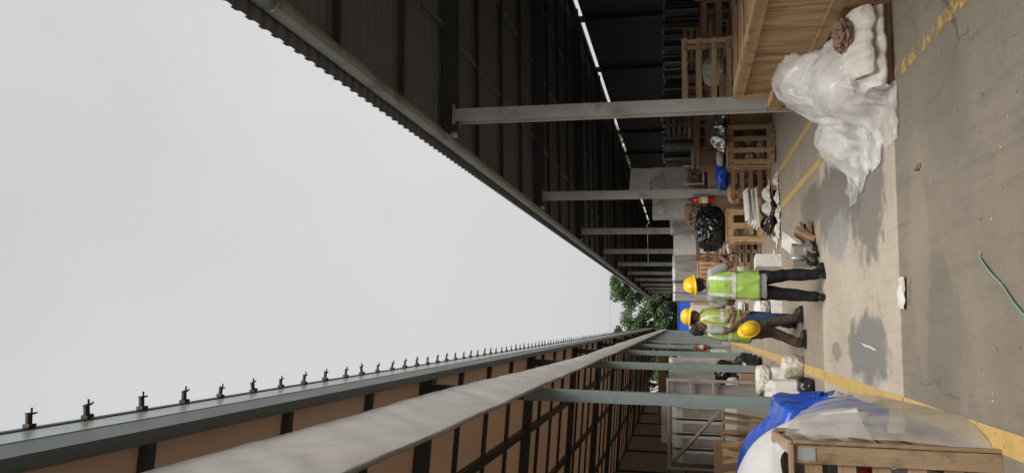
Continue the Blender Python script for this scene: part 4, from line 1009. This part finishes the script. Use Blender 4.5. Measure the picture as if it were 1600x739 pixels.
def person(label, loc, rz, sc, arms, legs, cols, hat, head_yaw=0., head_pitch=0., lean=0., hair=True, seed=0, vest_hem=.83, shirt_hem=.70, sleeve=.62, face_hair=False):
    r = thing('person', label, 'person', loc, rz); r.scale = (sc, sc, sc)
    L = lambda z: lean * max(0, z - .85)            # forward lean of the trunk
    hc = Vector((0, .02 + L(1.55), 1.545)); hr = Matrix.Rotation(head_yaw, 3, 'Z') @ Matrix.Rotation(-head_pitch, 3, 'X')
    hp = lambda x, y, z: hc + hr @ Vector((x, y, z))
    # body: head, neck, trunk core, arms and hands in one surface
    b_ = MB()
    ico(b_, hp(0, -.008, .022), (.075, .094, .092), 3, hr); ico(b_, hp(0, .022, -.045), (.056, .066, .068), 3, hr); ico(b_, hp(0, .05, -.085), (.03, .028, .022), 2, hr)
    ico(b_, hp(0, .094, -.018), (.013, .017, .022), 2, hr); ico(b_, hp(0, .101, -.028), (.016, .012, .010), 2, hr)        # nose
    ico(b_, hp(0, .078, .026), (.048, .014, .010), 2, hr)                                                          # brow
    ico(b_, hp(0, .086, -.060), (.024, .009, .005), 2, hr); ico(b_, hp(0, .084, -.070), (.021, .009, .006), 2, hr)      # lips
    for s_ in (-1, 1):
        ico(b_, hp(s_ * .077, -.005, -.012), (.010, .019, .031), 2, hr); ico(b_, hp(s_ * .036, .066, -.025), (.022, .02, .02), 2, hr)
    limb(b_, [(0, -.012 + L(1.38), 1.38), hp(0, -.015, -.06)], [.056, .052])
    ico(b_, (0, L(1.2), 1.2), (.13, .085, .2), 2)
    sh = {}
    for s_, A in zip((1, -1), arms):
        S0 = Vector((s_ * .172, -.01 + L(1.365), 1.365)); sh[s_] = S0
        E, W_ = Vector(A['e']), Vector(A['w'])
        limb(b_, [(s_ * .05, L(1.36), 1.36), S0, S0.lerp(E, .5), E], [.05, .05, .044, .036]); limb(b_, [E, E.lerp(W_, .35), W_], [.037, .037, .025])
        hand(b_, W_, A['d'], A['p'], A['s'])
    body = blob('body', b_, .0065, M['skin'], r, 2)
    for s_ in (-1, 1):
        q = MB(); ico(q, hp(s_ * .031, .0845, .006), (.0125, .007, .0065), 2, hr); e = q.obj('eye', M['reflect'], body, True)
        q = MB(); ico(q, hp(s_ * .031, .0915, .006), (.005, .003, .0055), 2, hr); q.obj('pupil', M['hair'], body, True)
        q = MB(); q.tube([hp(s_ * .016, .094, .024), hp(s_ * .033, .092, .030), hp(s_ * .05, .082, .025)], [.004, .0045, .0025], 6); q.obj('eyebrow', M['hair'], body, True)
    if face_hair:
        q = MB(); q.tube([hp(-.03, .084, -.052), hp(0, .096, -.046), hp(.03, .084, -.052)], [.003, .0055, .003], 6); q.obj('moustache', M['hair'], body, True)
    # hair
    b_ = MB(); ico(b_, hp(0, -.02, .04), (.083, .094, .088), 3, hr); ico(b_, hp(0, -.05, -.01), (.072, .062, .07), 3, hr)
    for s_ in (-1, 1): ico(b_, hp(s_ * .07, -.012, .0), (.014, .03, .04), 2, hr)
    if hair == 'full':
        for k in range(60):
            a = random.uniform(0, 2 * math.pi); e = random.uniform(.1, 1.4); p = Vector((math.cos(a) * math.cos(e) * .082, math.sin(a) * math.cos(e) * .094 - .022, math.sin(e) * .09 + .038)); ico(b_, hc + hr @ p, (.016, .016, .014), 1)
    blob('hair', b_, .008, M['hair'], r, 1, .003, 40, seed)
    if hat: helmet(r, hp(0, -.005, .045), (hr @ Matrix.Rotation(0, 3, 'X')).to_euler())
    # shirt
    b_ = MB()
    rings = [(0, L(shirt_hem), shirt_hem, .176, .122), (0, L(.85), .85, .168, .118), (0, L(1.0), 1.0, .158, .11), (0, L(1.2), 1.2, .172, .118), (0, L(1.32), 1.32, .17, .105), (0, L(1.39), 1.39, .13, .08), (0, L(1.435), 1.435, .064, .062)]
    loft(b_, rings)
    for s_, A in zip((1, -1), arms):
        E = Vector(A['e']); S0 = sh[s_]; limb(b_, [(s_ * .08, L(1.35), 1.35), S0 + Vector((-s_ * .01, 0, 0)), S0.lerp(E, sleeve)], [.066, .068, .062])
    blob('shirt', b_, .010, cols['shirt'], r, 3, .006, 8, seed)
    # vest
    b_ = MB()
    rings = [(0, L(vest_hem), vest_hem, .192, .138), (0, L(.95), .95, .184, .134), (0, L(1.08), 1.08, .18, .13), (0, L(1.22), 1.22, .182, .134), (0, L(1.32), 1.32, .172, .122), (0, L(1.385), 1.385, .142, .098), (0, L(1.42), 1.42, .09, .078)]
    loft(b_, rings); 
    v = blob('vest', b_, .010, cols['vest'], r, 2, .010, 8, seed + 3, (1, 1, .5))
    patch('reflective_strip', v, lambda x, y, z, n: 1.075 < z - .0 < 1.13, .004, M['reflect'], v)
    patch('reflective_strip', v, lambda x, y, z, n: .085 < x < .125 and z >= 1.13 and abs(n.x) < .85, .0035, M['reflect'], v)
    patch('reflective_strip', v, lambda x, y, z, n: -.125 < x < -.085 and z >= 1.13 and abs(n.x) < .85, .0035, M['reflect'], v)
    q = MB(); q.tube([(.064 * math.cos(a) * 1.25, L(1.43) - .008 + .064 * math.sin(a) * 1.15, 1.425 + .012 * math.cos(a * 2)) for a in [2 * math.pi * k / 24 for k in range(25)]], .009, 6); q.obj('collar', cols['trim'], v, True)
    # trousers, one surface
    b_ = MB(); loft(b_, [(0, 0, .80, .155, .115), (0, 0, .88, .165, .12), (0, 0, 1.0, .15, .108)])
    for s_, K in zip((1, -1), legs):
        H0 = Vector((s_ * .085, 0, .86)); kn, an = Vector(K['k']), Vector(K['a'])
        limb(b_, [H0, H0.lerp(kn, .5), kn, kn.lerp(an, .4), an + Vector((0, 0, .02))], [.102, .09, .074, .073, .066])
    blob('trousers', b_, .011, cols['trousers'], r, 3, .010, 7, seed + 7, (1, 1, .8))
    for s_, K in zip((1, -1), legs):
        an = Vector(K['a']); f = Vector(K['f']).normalized(); sd_ = f.cross(Z_); pit = K.get('pitch', 0)
        b_ = MB(); rot = Matrix((sd_, f, Z_)).transposed() @ Matrix.Rotation(pit, 3, 'X'); o_ = Vector((an.x, an.y, K.get('z', 0)))
        g_ = lambda x, y, z: o_ + rot @ Vector((x, y, z))
        ico(b_, g_(0, .115, .04), (.046, .085, .036), 2, rot); ico(b_, g_(0, -.01, .055), (.038, .062, .052), 2, rot); ico(b_, g_(0, .05, .062), (.038, .08, .042), 2, rot); limb(b_, [g_(0, -.01, .06), g_(0, -.015, .12)], [.042, .044])
        s0 = blob('shoe', b_, .009, M['shoe'], r, 2)
        q = MB(); vs_ = []
        for z in (.004, .026):
            for k in range(20):
                a = 2 * math.pi * k / 20; vs_.append(g_(math.cos(a) * (.05 if math.sin(a) > 0 else .042), .06 + math.sin(a) * .145, z))
        q.add(vs_, [tuple(range(20))[::-1], tuple(range(20, 40))] + [(k, (k + 1) % 20, 20 + (k + 1) % 20, 20 + k) for k in range(20)]); q.obj('sole', M['tyre'], s0)
    return r
pa = person('standing man seen from behind in lime vest, yellow helmet and black trousers', (.49, 10.25, .004), R(-14), 1.0,
    [dict(e=(.255, .03, 1.13), w=(.33, .2, 1.245), d=(.1, .45, .8), p=(-.8, .3, 0), s=(0, -1, .3)), dict(e=(-.25, .05, 1.12), w=(-.12, .24, 1.06), d=(.8, .4, .1), p=(0, -.9, .2), s=(0, .2, 1))],
    [dict(k=(.125, .03, .47), a=(.155, -.02, .09), f=(.55, .85, 0)), dict(k=(-.115, .02, .47), a=(-.14, -.01, .09), f=(-.25, 1, 0))],
    dict(shirt=M['shirt'], vest=M['vest'], trousers=M['black_cloth'], trim=M['shirt']), True, R(-28), R(-8), .03, seed=1, face_hair=True, vest_hem=.79, shirt_hem=.70)
pb = person('bareheaded man in lime vest and brown trousers walking right, carrying a yellow helmet', (-.15, 11.95, .004), R(-82), .965,
    [dict(e=(.24, .02, 1.11), w=(.24, .19, .93), d=(-.05, .75, -.55), p=(-.5, -.2, -.6), s=(0, .5, .8)), dict(e=(-.24, .06, 1.1), w=(-.16, .26, 1.02), d=(.3, .8, -.1), p=(.8, 0, 0), s=(0, 0, 1))],
    [dict(k=(.10, .02, .47), a=(.10, -.13, .09), f=(.1, 1, 0)), dict(k=(-.09, .18, .50), a=(-.09, .27, .11), f=(-.1, 1, 0))],
    dict(shirt=M['shirt'], vest=M['vest'], trousers=M['brown_cloth'], trim=M['shirt']), False, R(-14), R(8), .07, hair='full', seed=2, vest_hem=.80, shirt_hem=.78)
pcn = person('man in yellow helmet, khaki shirt and blue jeans half hidden behind the bareheaded man', (.06, 12.65, .004), R(-122), 1.025,
    [dict(e=(.26, .0, 1.1), w=(.22, .2, 1.0), d=(-.4, .7, -.2), p=(-.6, 0, -.4), s=(0, .2, .9)), dict(e=(-.28, .03, 1.1), w=(-.2, .22, 1.02), d=(.5, .7, 0), p=(.5, 0, -.6), s=(0, .2, .9))],
    [dict(k=(.10, .12, .49), a=(.10, .1, .09), f=(.1, 1, 0)), dict(k=(-.10, .0, .48), a=(-.10, -.12, .09), f=(-.1, 1, 0))],
    dict(shirt=M['khaki'], vest=M['vest2'], trousers=M['denim'], trim=M['khaki']), True, R(10), R(4), .03, seed=3, face_hair=True)
helmet(None, (-.075, 11.60, .80), (R(68), R(-14), R(20)), 'safety_helmet', 'yellow safety helmet hanging from the right hand of the bareheaded man')
o = crumple('black_pouch', M['black_bag'], (.045, .035, .06), None, (.85, 10.45, 1.17), .2, 3, .2, 2, 7)
tag(o, 'small black pouch held up by the standing man with its strap hanging', 'pouch')
q = MB(); q.tube([(.84, 10.45, 1.2), (.90, 10.44, 1.16), (.93, 10.44, 1.08), (.88, 10.44, 1.0), (.80, 10.43, .97)], .009, 6); q.obj('strap', M['black_bag'], o, True)
st = [c for c in o.children][0]; st.location = Vector((-.85, -10.45, -1.17)); 
o.rotation_euler = (0, 0, 0)

# ------------------------------------------------------------------ pallet truck, debris
pt_ = thing('pallet_truck', 'low grey hand pallet truck on the floor beside the standing man', 'pallet truck', (.92, 10.75, 0), R(-28))
for s_ in (-1, 1):
    q = MB(); q.box((s_ * .1, .45, .1), (.085, .85, .05), ch=.01); f_ = q.obj('fork', M['frame_grey'], pt_)
    q = MB(); q.tube([(s_ * .1 - .03, .78, .04), (s_ * .1 + .03, .78, .04)], .038, 14); q.obj('wheel', M['tyre'], f_)
q = MB(); q.box((0, -.02, .2), (.3, .12, .26), ch=.02); q.obj('housing', M['frame_grey'], pt_)
q = MB(); q.beam((0, -.06, .16), (.10, .34, .40), .26, .025); q.obj('tilted_plate', M['grey_metal'], pt_)
q = MB(); q.tube([(0, -.1, .18), (0, -.1, .34)], .035, 12); q.obj('pump', M['flash'], pt_, True)
for s_ in (-1, 1):
    q = MB(); q.tube([(s_ * .06 - .025, -.1, .075), (s_ * .06 + .025, -.1, .075)], .072, 18); w0 = q.obj('wheel', M['tyre'], pt_)
    q = MB(); q.tube([(s_ * .06 - .028, -.1, .075), (s_ * .06 + .028, -.1, .075)], .035, 14); q.obj('hub', M['flash'], w0)
wb_ = thing('wood_wedge', 'orange brown block of wood propped against the pallet truck', 'wood block', (1.19, 10.95, .0), R(35))
board(wb_, (0, 0, .12), .30, .16, .07, (.55, 0, .6), Y_, 'wood', 'plank'); board(wb_, (.1, .0, .05), .26, .12, .05, X_, Y_, 'wood_dark', 'plank')
# green packing strap on the near slab
q = MB(); pts = [(.42, 5.08), (.33, 4.93), (.24, 4.77), (.14, 4.61), (.04, 4.45), (-.08, 4.28)]
vs_ = []
for i, (x, y) in enumerate(pts):
    z = .006 + .012 * (i % 2) + .004 * wn((i, 0, 0)); vs_ += [(x - .007, y + .004, z), (x + .007, y - .004, z + .004)]
q.add(vs_, [(2 * i, 2 * i + 1, 2 * i + 3, 2 * i + 2) for i in range(len(pts) - 1)])
n_ = len(q.v); q.add([(.42, 5.082, .008), (.434, 5.076, .012), (.45, 5.05, .02), (.436, 5.05, .014)], [(0, 1, 2, 3)])
o = q.obj('packing_strap', M['strap']); thick(o, .0015); tag(o, 'thin pale green packing strap lying bent on the near concrete', 'strap')
scrap_sheet('crushed_paper', 'white_bag', (.27, 6.76), .26, 41, 'crushed pale paper lying across the joint of the two slabs', 'paper', None, .004, 22, .25)
o = crumple('dry_leaf', M['wood_dark'], (.014, .034, .02), None, (1.19, 6.2, 0), .4, 3, .5, 2, 3); tag(o, 'dark dry leaf lying alone on the near concrete at right', 'leaf')
q = MB(); q.tube([(-.16, 8.3, .008), (-.19, 8.1, .01), (-.20, 7.9, .008), (-.22, 7.72, .008)], [.012, .014, .013, .008], 6); o = q.obj('plastic_strip', M['label_white'], None, True); tag(o, 'short white plastic strip lying in the dark spill', 'strip')
lt = MB()
for i in range(130):
    x = random.uniform(-.6, 2.0); y = 4.4 + random.random() ** 1.5 * 9; a = random.uniform(0, 3.1); L = random.uniform(.006, .03)
    if random.random() < .35: lt.box((x, y, .0045), (L * .6, L * .5, .005), Matrix.Rotation(a, 3, 'Z'))
    else: lt.beam((x, y, .0045), (x + math.cos(a) * L, y + math.sin(a) * L, .006), .0035, .003)
o = lt.obj('litter', mat('pale chips', (.5, .44, .36), (.2, .165, .13), 3.0, .8, sharp=.06)); o['kind'] = 'stuff'; o['label'] = 'tiny pale chips and splinters scattered over the concrete floor'; o['category'] = 'litter'

# ------------------------------------------------------------------ far end: container, goods, trees, cable
bw_ = thing('shipping_container', 'bright blue container closing the far end of the aisle', 'container', (.7, 90, 0))
q = MB(); pr = []
for i in range(20): a = i * .25; pr += [(a, 0), (a + .09, 0), (a + .125, .05), (a + .215, .05)]
P = np.array([[(-2.5 + x, d, z) for (x, d) in pr] for z in (.1, 2.2)]); q.grid(P); q.obj('wall', M['blue_paint'], bw_)
q = MB(); q.box((0, 1.2, 2.22), (5.1, 2.5, .1)); q.obj('roof', M['blue_paint'], bw_)
for x in (-2.52, 2.52): q = MB(); q.box((x, .03, 1.12), (.1, .14, 2.2)); q.obj('corner_post', M['blue_paint'], bw_)
for i, (x, y, W, H, m, lb) in enumerate(((1.5, 46, .9, 1.15, 'card', 'brown carton pile end nearest the far right columns'), (.95, 52, .8, 1.2, 'grey_metal', 'pale grey case far down the aisle'), (.3, 58, .9, 1.3, 'card', 'brown carton far down the aisle in front of the blue container'), (2.0, 56, .8, 1.75, 'blue_paint', 'small blue case by the far right columns'), (-.1, 66, 1.2, 1.2, 'white_board', 'white case at the very end of the aisle'), (1.2, 36, .5, .5, 'white_board', 'low white box far behind the standing man'))):
    carton('stored_case', lb, (x, y, 0), (W, .8, H), .1 * i, m)
def leaves(mb, blobs, n, size, rs):
    for (c, r_) in blobs:
        for k in range(n):
            d = rs.normal(size=3); d /= np.linalg.norm(d); rad = rs.random() ** .45
            p = Vector((c[0] + d[0] * r_[0] * rad, c[1] + d[1] * r_[1] * rad, c[2] + d[2] * r_[2] * rad))
            s_ = size * rs.uniform(.55, 1.3); e = Matrix.Rotation(rs.uniform(0, 6.28), 3, 'Z') @ Matrix.Rotation(rs.uniform(-1.1, 1.1), 3, 'X') @ Matrix.Rotation(rs.uniform(-.8, .8), 3, 'Y')
            vs_ = [p + e @ Vector(v) for v in ((-s_ * .5, 0, 0), (0, -s_ * .32, -s_ * .1), (s_ * .55, 0, -s_ * .15), (0, s_ * .32, 0))]
            mb.add(vs_, [(0, 1, 2, 3)])
def tree(label, loc, h, r0, seed, nl=330):
    rs = np.random.default_rng(seed); t = thing('tree', label, 'tree', loc, 0, 'trees beyond the sheds')
    q = MB(); pts = [(.15 * wn((k, seed, 0)) * k * .4, .15 * wn((seed, k, 0)) * k * .4, h * .75 * k / 6) for k in range(7)]; q.tube(pts, [.26 - .033 * k for k in range(7)], 9)
    bl = []
    for k in range(26):
        a = rs.uniform(0, 6.28); z = rs.uniform(.22, .97); rr = r0 * math.sin(math.pi * min(1, (z - .08) * 1.02)) ** .6 * rs.uniform(.35, 1.0)
        c = (math.cos(a) * rr, math.sin(a) * rr, h * z); s_ = rs.uniform(.16, .30) * r0 * 1.1
        bl.append((c, (s_ * 1.2, s_ * 1.2, s_ * .8)))
        q.tube([pts[min(5, 1 + int(z * 4))], tuple((Vector(pts[min(5, 1 + int(z * 4))]) * .4 + Vector(c) * .6)), c], [.09, .05, .02], 5)
    q.obj('trunk', M['bark'], t, True)
    q = MB(); leaves(q, bl, nl, .34, rs); q.obj('crown', M['leaf'], t)
    return t
tree('tallest leafy tree rising over the far end of the right shed', (4.6, 98, 0), 10.6, 3.6, 1)
tree('broad leafy tree standing behind the middle of the blue container', (1.0, 101, 0), 9.8, 4.2, 2)
tree('leafy tree behind the left end of the blue container', (-2.4, 99, 0), 10.2, 3.4, 3)
tree('leafy tree seen under the left shed roof beyond the lintel', (-7.5, 96, 0), 9.5, 3.8, 4)
tree('leafy tree outside the right shed behind its back wall', (17, 84, 0), 12.5, 4.5, 6)
tree('low bushy tree under the crowns at the end of the aisle', (3.2, 94.5, 0), 6.0, 3.2, 7)
tree('leafy tree filling the gap under the beige lintel of the left shed', (-4.6, 93, 0), 7.5, 3.0, 9)
tree('low bushy tree beside the far end of the left shed', (-1.6, 95, 0), 6.4, 3.0, 8)
q = MB(); q.tube([(9 - 18 * k / 20, 60, 7.2 + .5 * (k / 10 - 1) ** 2) for k in range(21)], .007, 5); o = q.obj('overhead_cable', M['cable'], None, True); tag(o, 'thin overhead cable hanging across the sky above the far sheds', 'cable')

# ------------------------------------------------------------------ more stock under the right shed
rs5 = random.Random(5)
more = [((4.9, 16.6), 'plain brown crate just behind the silver foil bag', 'wood_dark', 1.15), ((5.7, 16.0), 'pale crate seen behind the middle of the first right column', 'wood_pale', 1.2), ((5.1, 19.2), 'tall dim crate before the second bar rack', 'wood_dark', 1.6), ((6.2, 18.0), 'dim crate right of the first right column before the bar racks', 'wood', 1.3), ((7.0, 17.0), 'dim crate farther right before the third bar rack', 'wood_grey', 1.35)]
for (x, y), lb, m_, h in more: slat_crate('slatted_crate', lb, (x, y, 0), (.85, .8, h), R(rs5.uniform(-12, 12)), 5 + int(h * 2), rs5.random() < .4, m_, .085)
for k in range(7):
    pallet(['lowest', 'second', 'third', 'fourth', 'fifth', 'sixth', 'topmost'][k] + ' pallet of the tall leaning stack behind the upright-slat crate', (4.95 + rs5.uniform(-.04, .04), 15.1 + rs5.uniform(-.04, .04), k * .145), (.95, .8, .138), R(rs5.uniform(-7, 7)), 'wood_grey' if k % 2 else 'wood', 6, 'tall pallet stack')
fr_ = thing('window_casing', 'empty white window frame leaning on the brown bundles', 'frame', (3.5, 18.55, 1.22), R(4))
for (p, L_, d_) in (((-.22, 0, .25), .5, Z_), ((.22, 0, .25), .5, Z_), ((0, 0, .02), .40, X_), ((0, 0, .48), .40, X_)):
    q = MB(); q.beam(Vector(p) - d_ * L_ / 2, Vector(p) + d_ * L_ / 2, .035, .035, (0, 1, 0)); q.obj('rail', M['white_board'], fr_)
for i, (x, y, z, m_, lb) in enumerate(((1.35, 21.3, 0, 'card', 'low brown carton before the reddish slatted crate'), (1.95, 22.9, 0, 'grey_metal', 'low grey case between third right column and the crates'), (1.55, 24.8, 0, 'card', 'brown carton before the wrapped load of the fourth column'), (1.4, 29.0, 0, 'white_board', 'white carton beyond the wrapped load of the fourth column'), (-1.3, 24.5, 0, 'card', 'brown carton beside the far left columns'), (-1.2, 33.5, 0, 'white_board', 'white carton far along the left columns'))):
    carton('stored_carton', lb, (x, y, z), (.55, .5, rs5.uniform(.45, .9)), rs5.uniform(-.3, .3), m_)
# scraps of film and paper scattered at the foot of the right stock
for i in range(9):
    o = crumple('floor_scrap', M['white_bag' if i % 3 else 'card_dark'], (rs5.uniform(.04, .1), rs5.uniform(.04, .09), rs5.uniform(.012, .03)), None, (rs5.uniform(1.3, 2.3), rs5.uniform(14.6, 20.5), 0), rs5.uniform(0, 3), 3, .5, 3, 300 + i)
    tag(o, ('brown paper' if i % 3 == 0 else 'white film') + ' scrap lying loose on the floor along the right stock', 'scrap', 'brown scraps along the right stock' if i % 3 == 0 else 'white scraps along the right stock')

def plank_heap(label, loc, n, L, rz):
    r = thing('plank_heap', label, 'planks', loc, rz)
    for k in range(n):
        board(r, (rs5.uniform(-.25, .25), rs5.uniform(-.1, .1), .03 + .05 * k), L * rs5.uniform(.7, 1.05), rs5.uniform(.07, .11), .022, (1, rs5.uniform(-.5, .5), rs5.uniform(-.06, .06)), (0, 1, 0), 'wood_dark' if k % 3 else 'wood_pale', 'plank', .02)
    return r
plank_heap('loose heap of old planks before the tall pallet stack', (4.55, 14.3, 0), 9, .9, .2)
plank_heap('low heap of broken planks at the foot of the second right column', (2.55, 16.6, 0), 5, .6, .9)
plank_heap('scattered planks behind the standing man beside the third column', (1.55, 19.9, .64), 6, .7, .1)
pallet('old pallet leaning on edge against the tall slatted crate', (3.75, 12.25, .02), (.9, .8, .13), 0, 'wood', 6, None, (R(78), 0, R(-10)))
pallet('grey pallet leaning on edge behind the plywood crate', (4.95, 12.3, .02), (1.0, .9, .13), 0, 'wood_grey', 6, None, (R(74), 0, R(12)))
for k in range(3):
    slat_crate('slatted_crate', ['dim upper crate resting on the dim crate before the second bar rack', 'dim upper crate on the brown crate behind the foil bag', 'dim upper crate on the pale crate behind the first right column'][k], [(5.1, 19.2, 1.61), (4.9, 16.6, 1.16), (5.7, 16.0, 1.21)][k], (.7, .6, .5), R(rs5.uniform(-10, 10)), 4, k == 1, 'wood_dark' if k else 'wood_grey', .07)
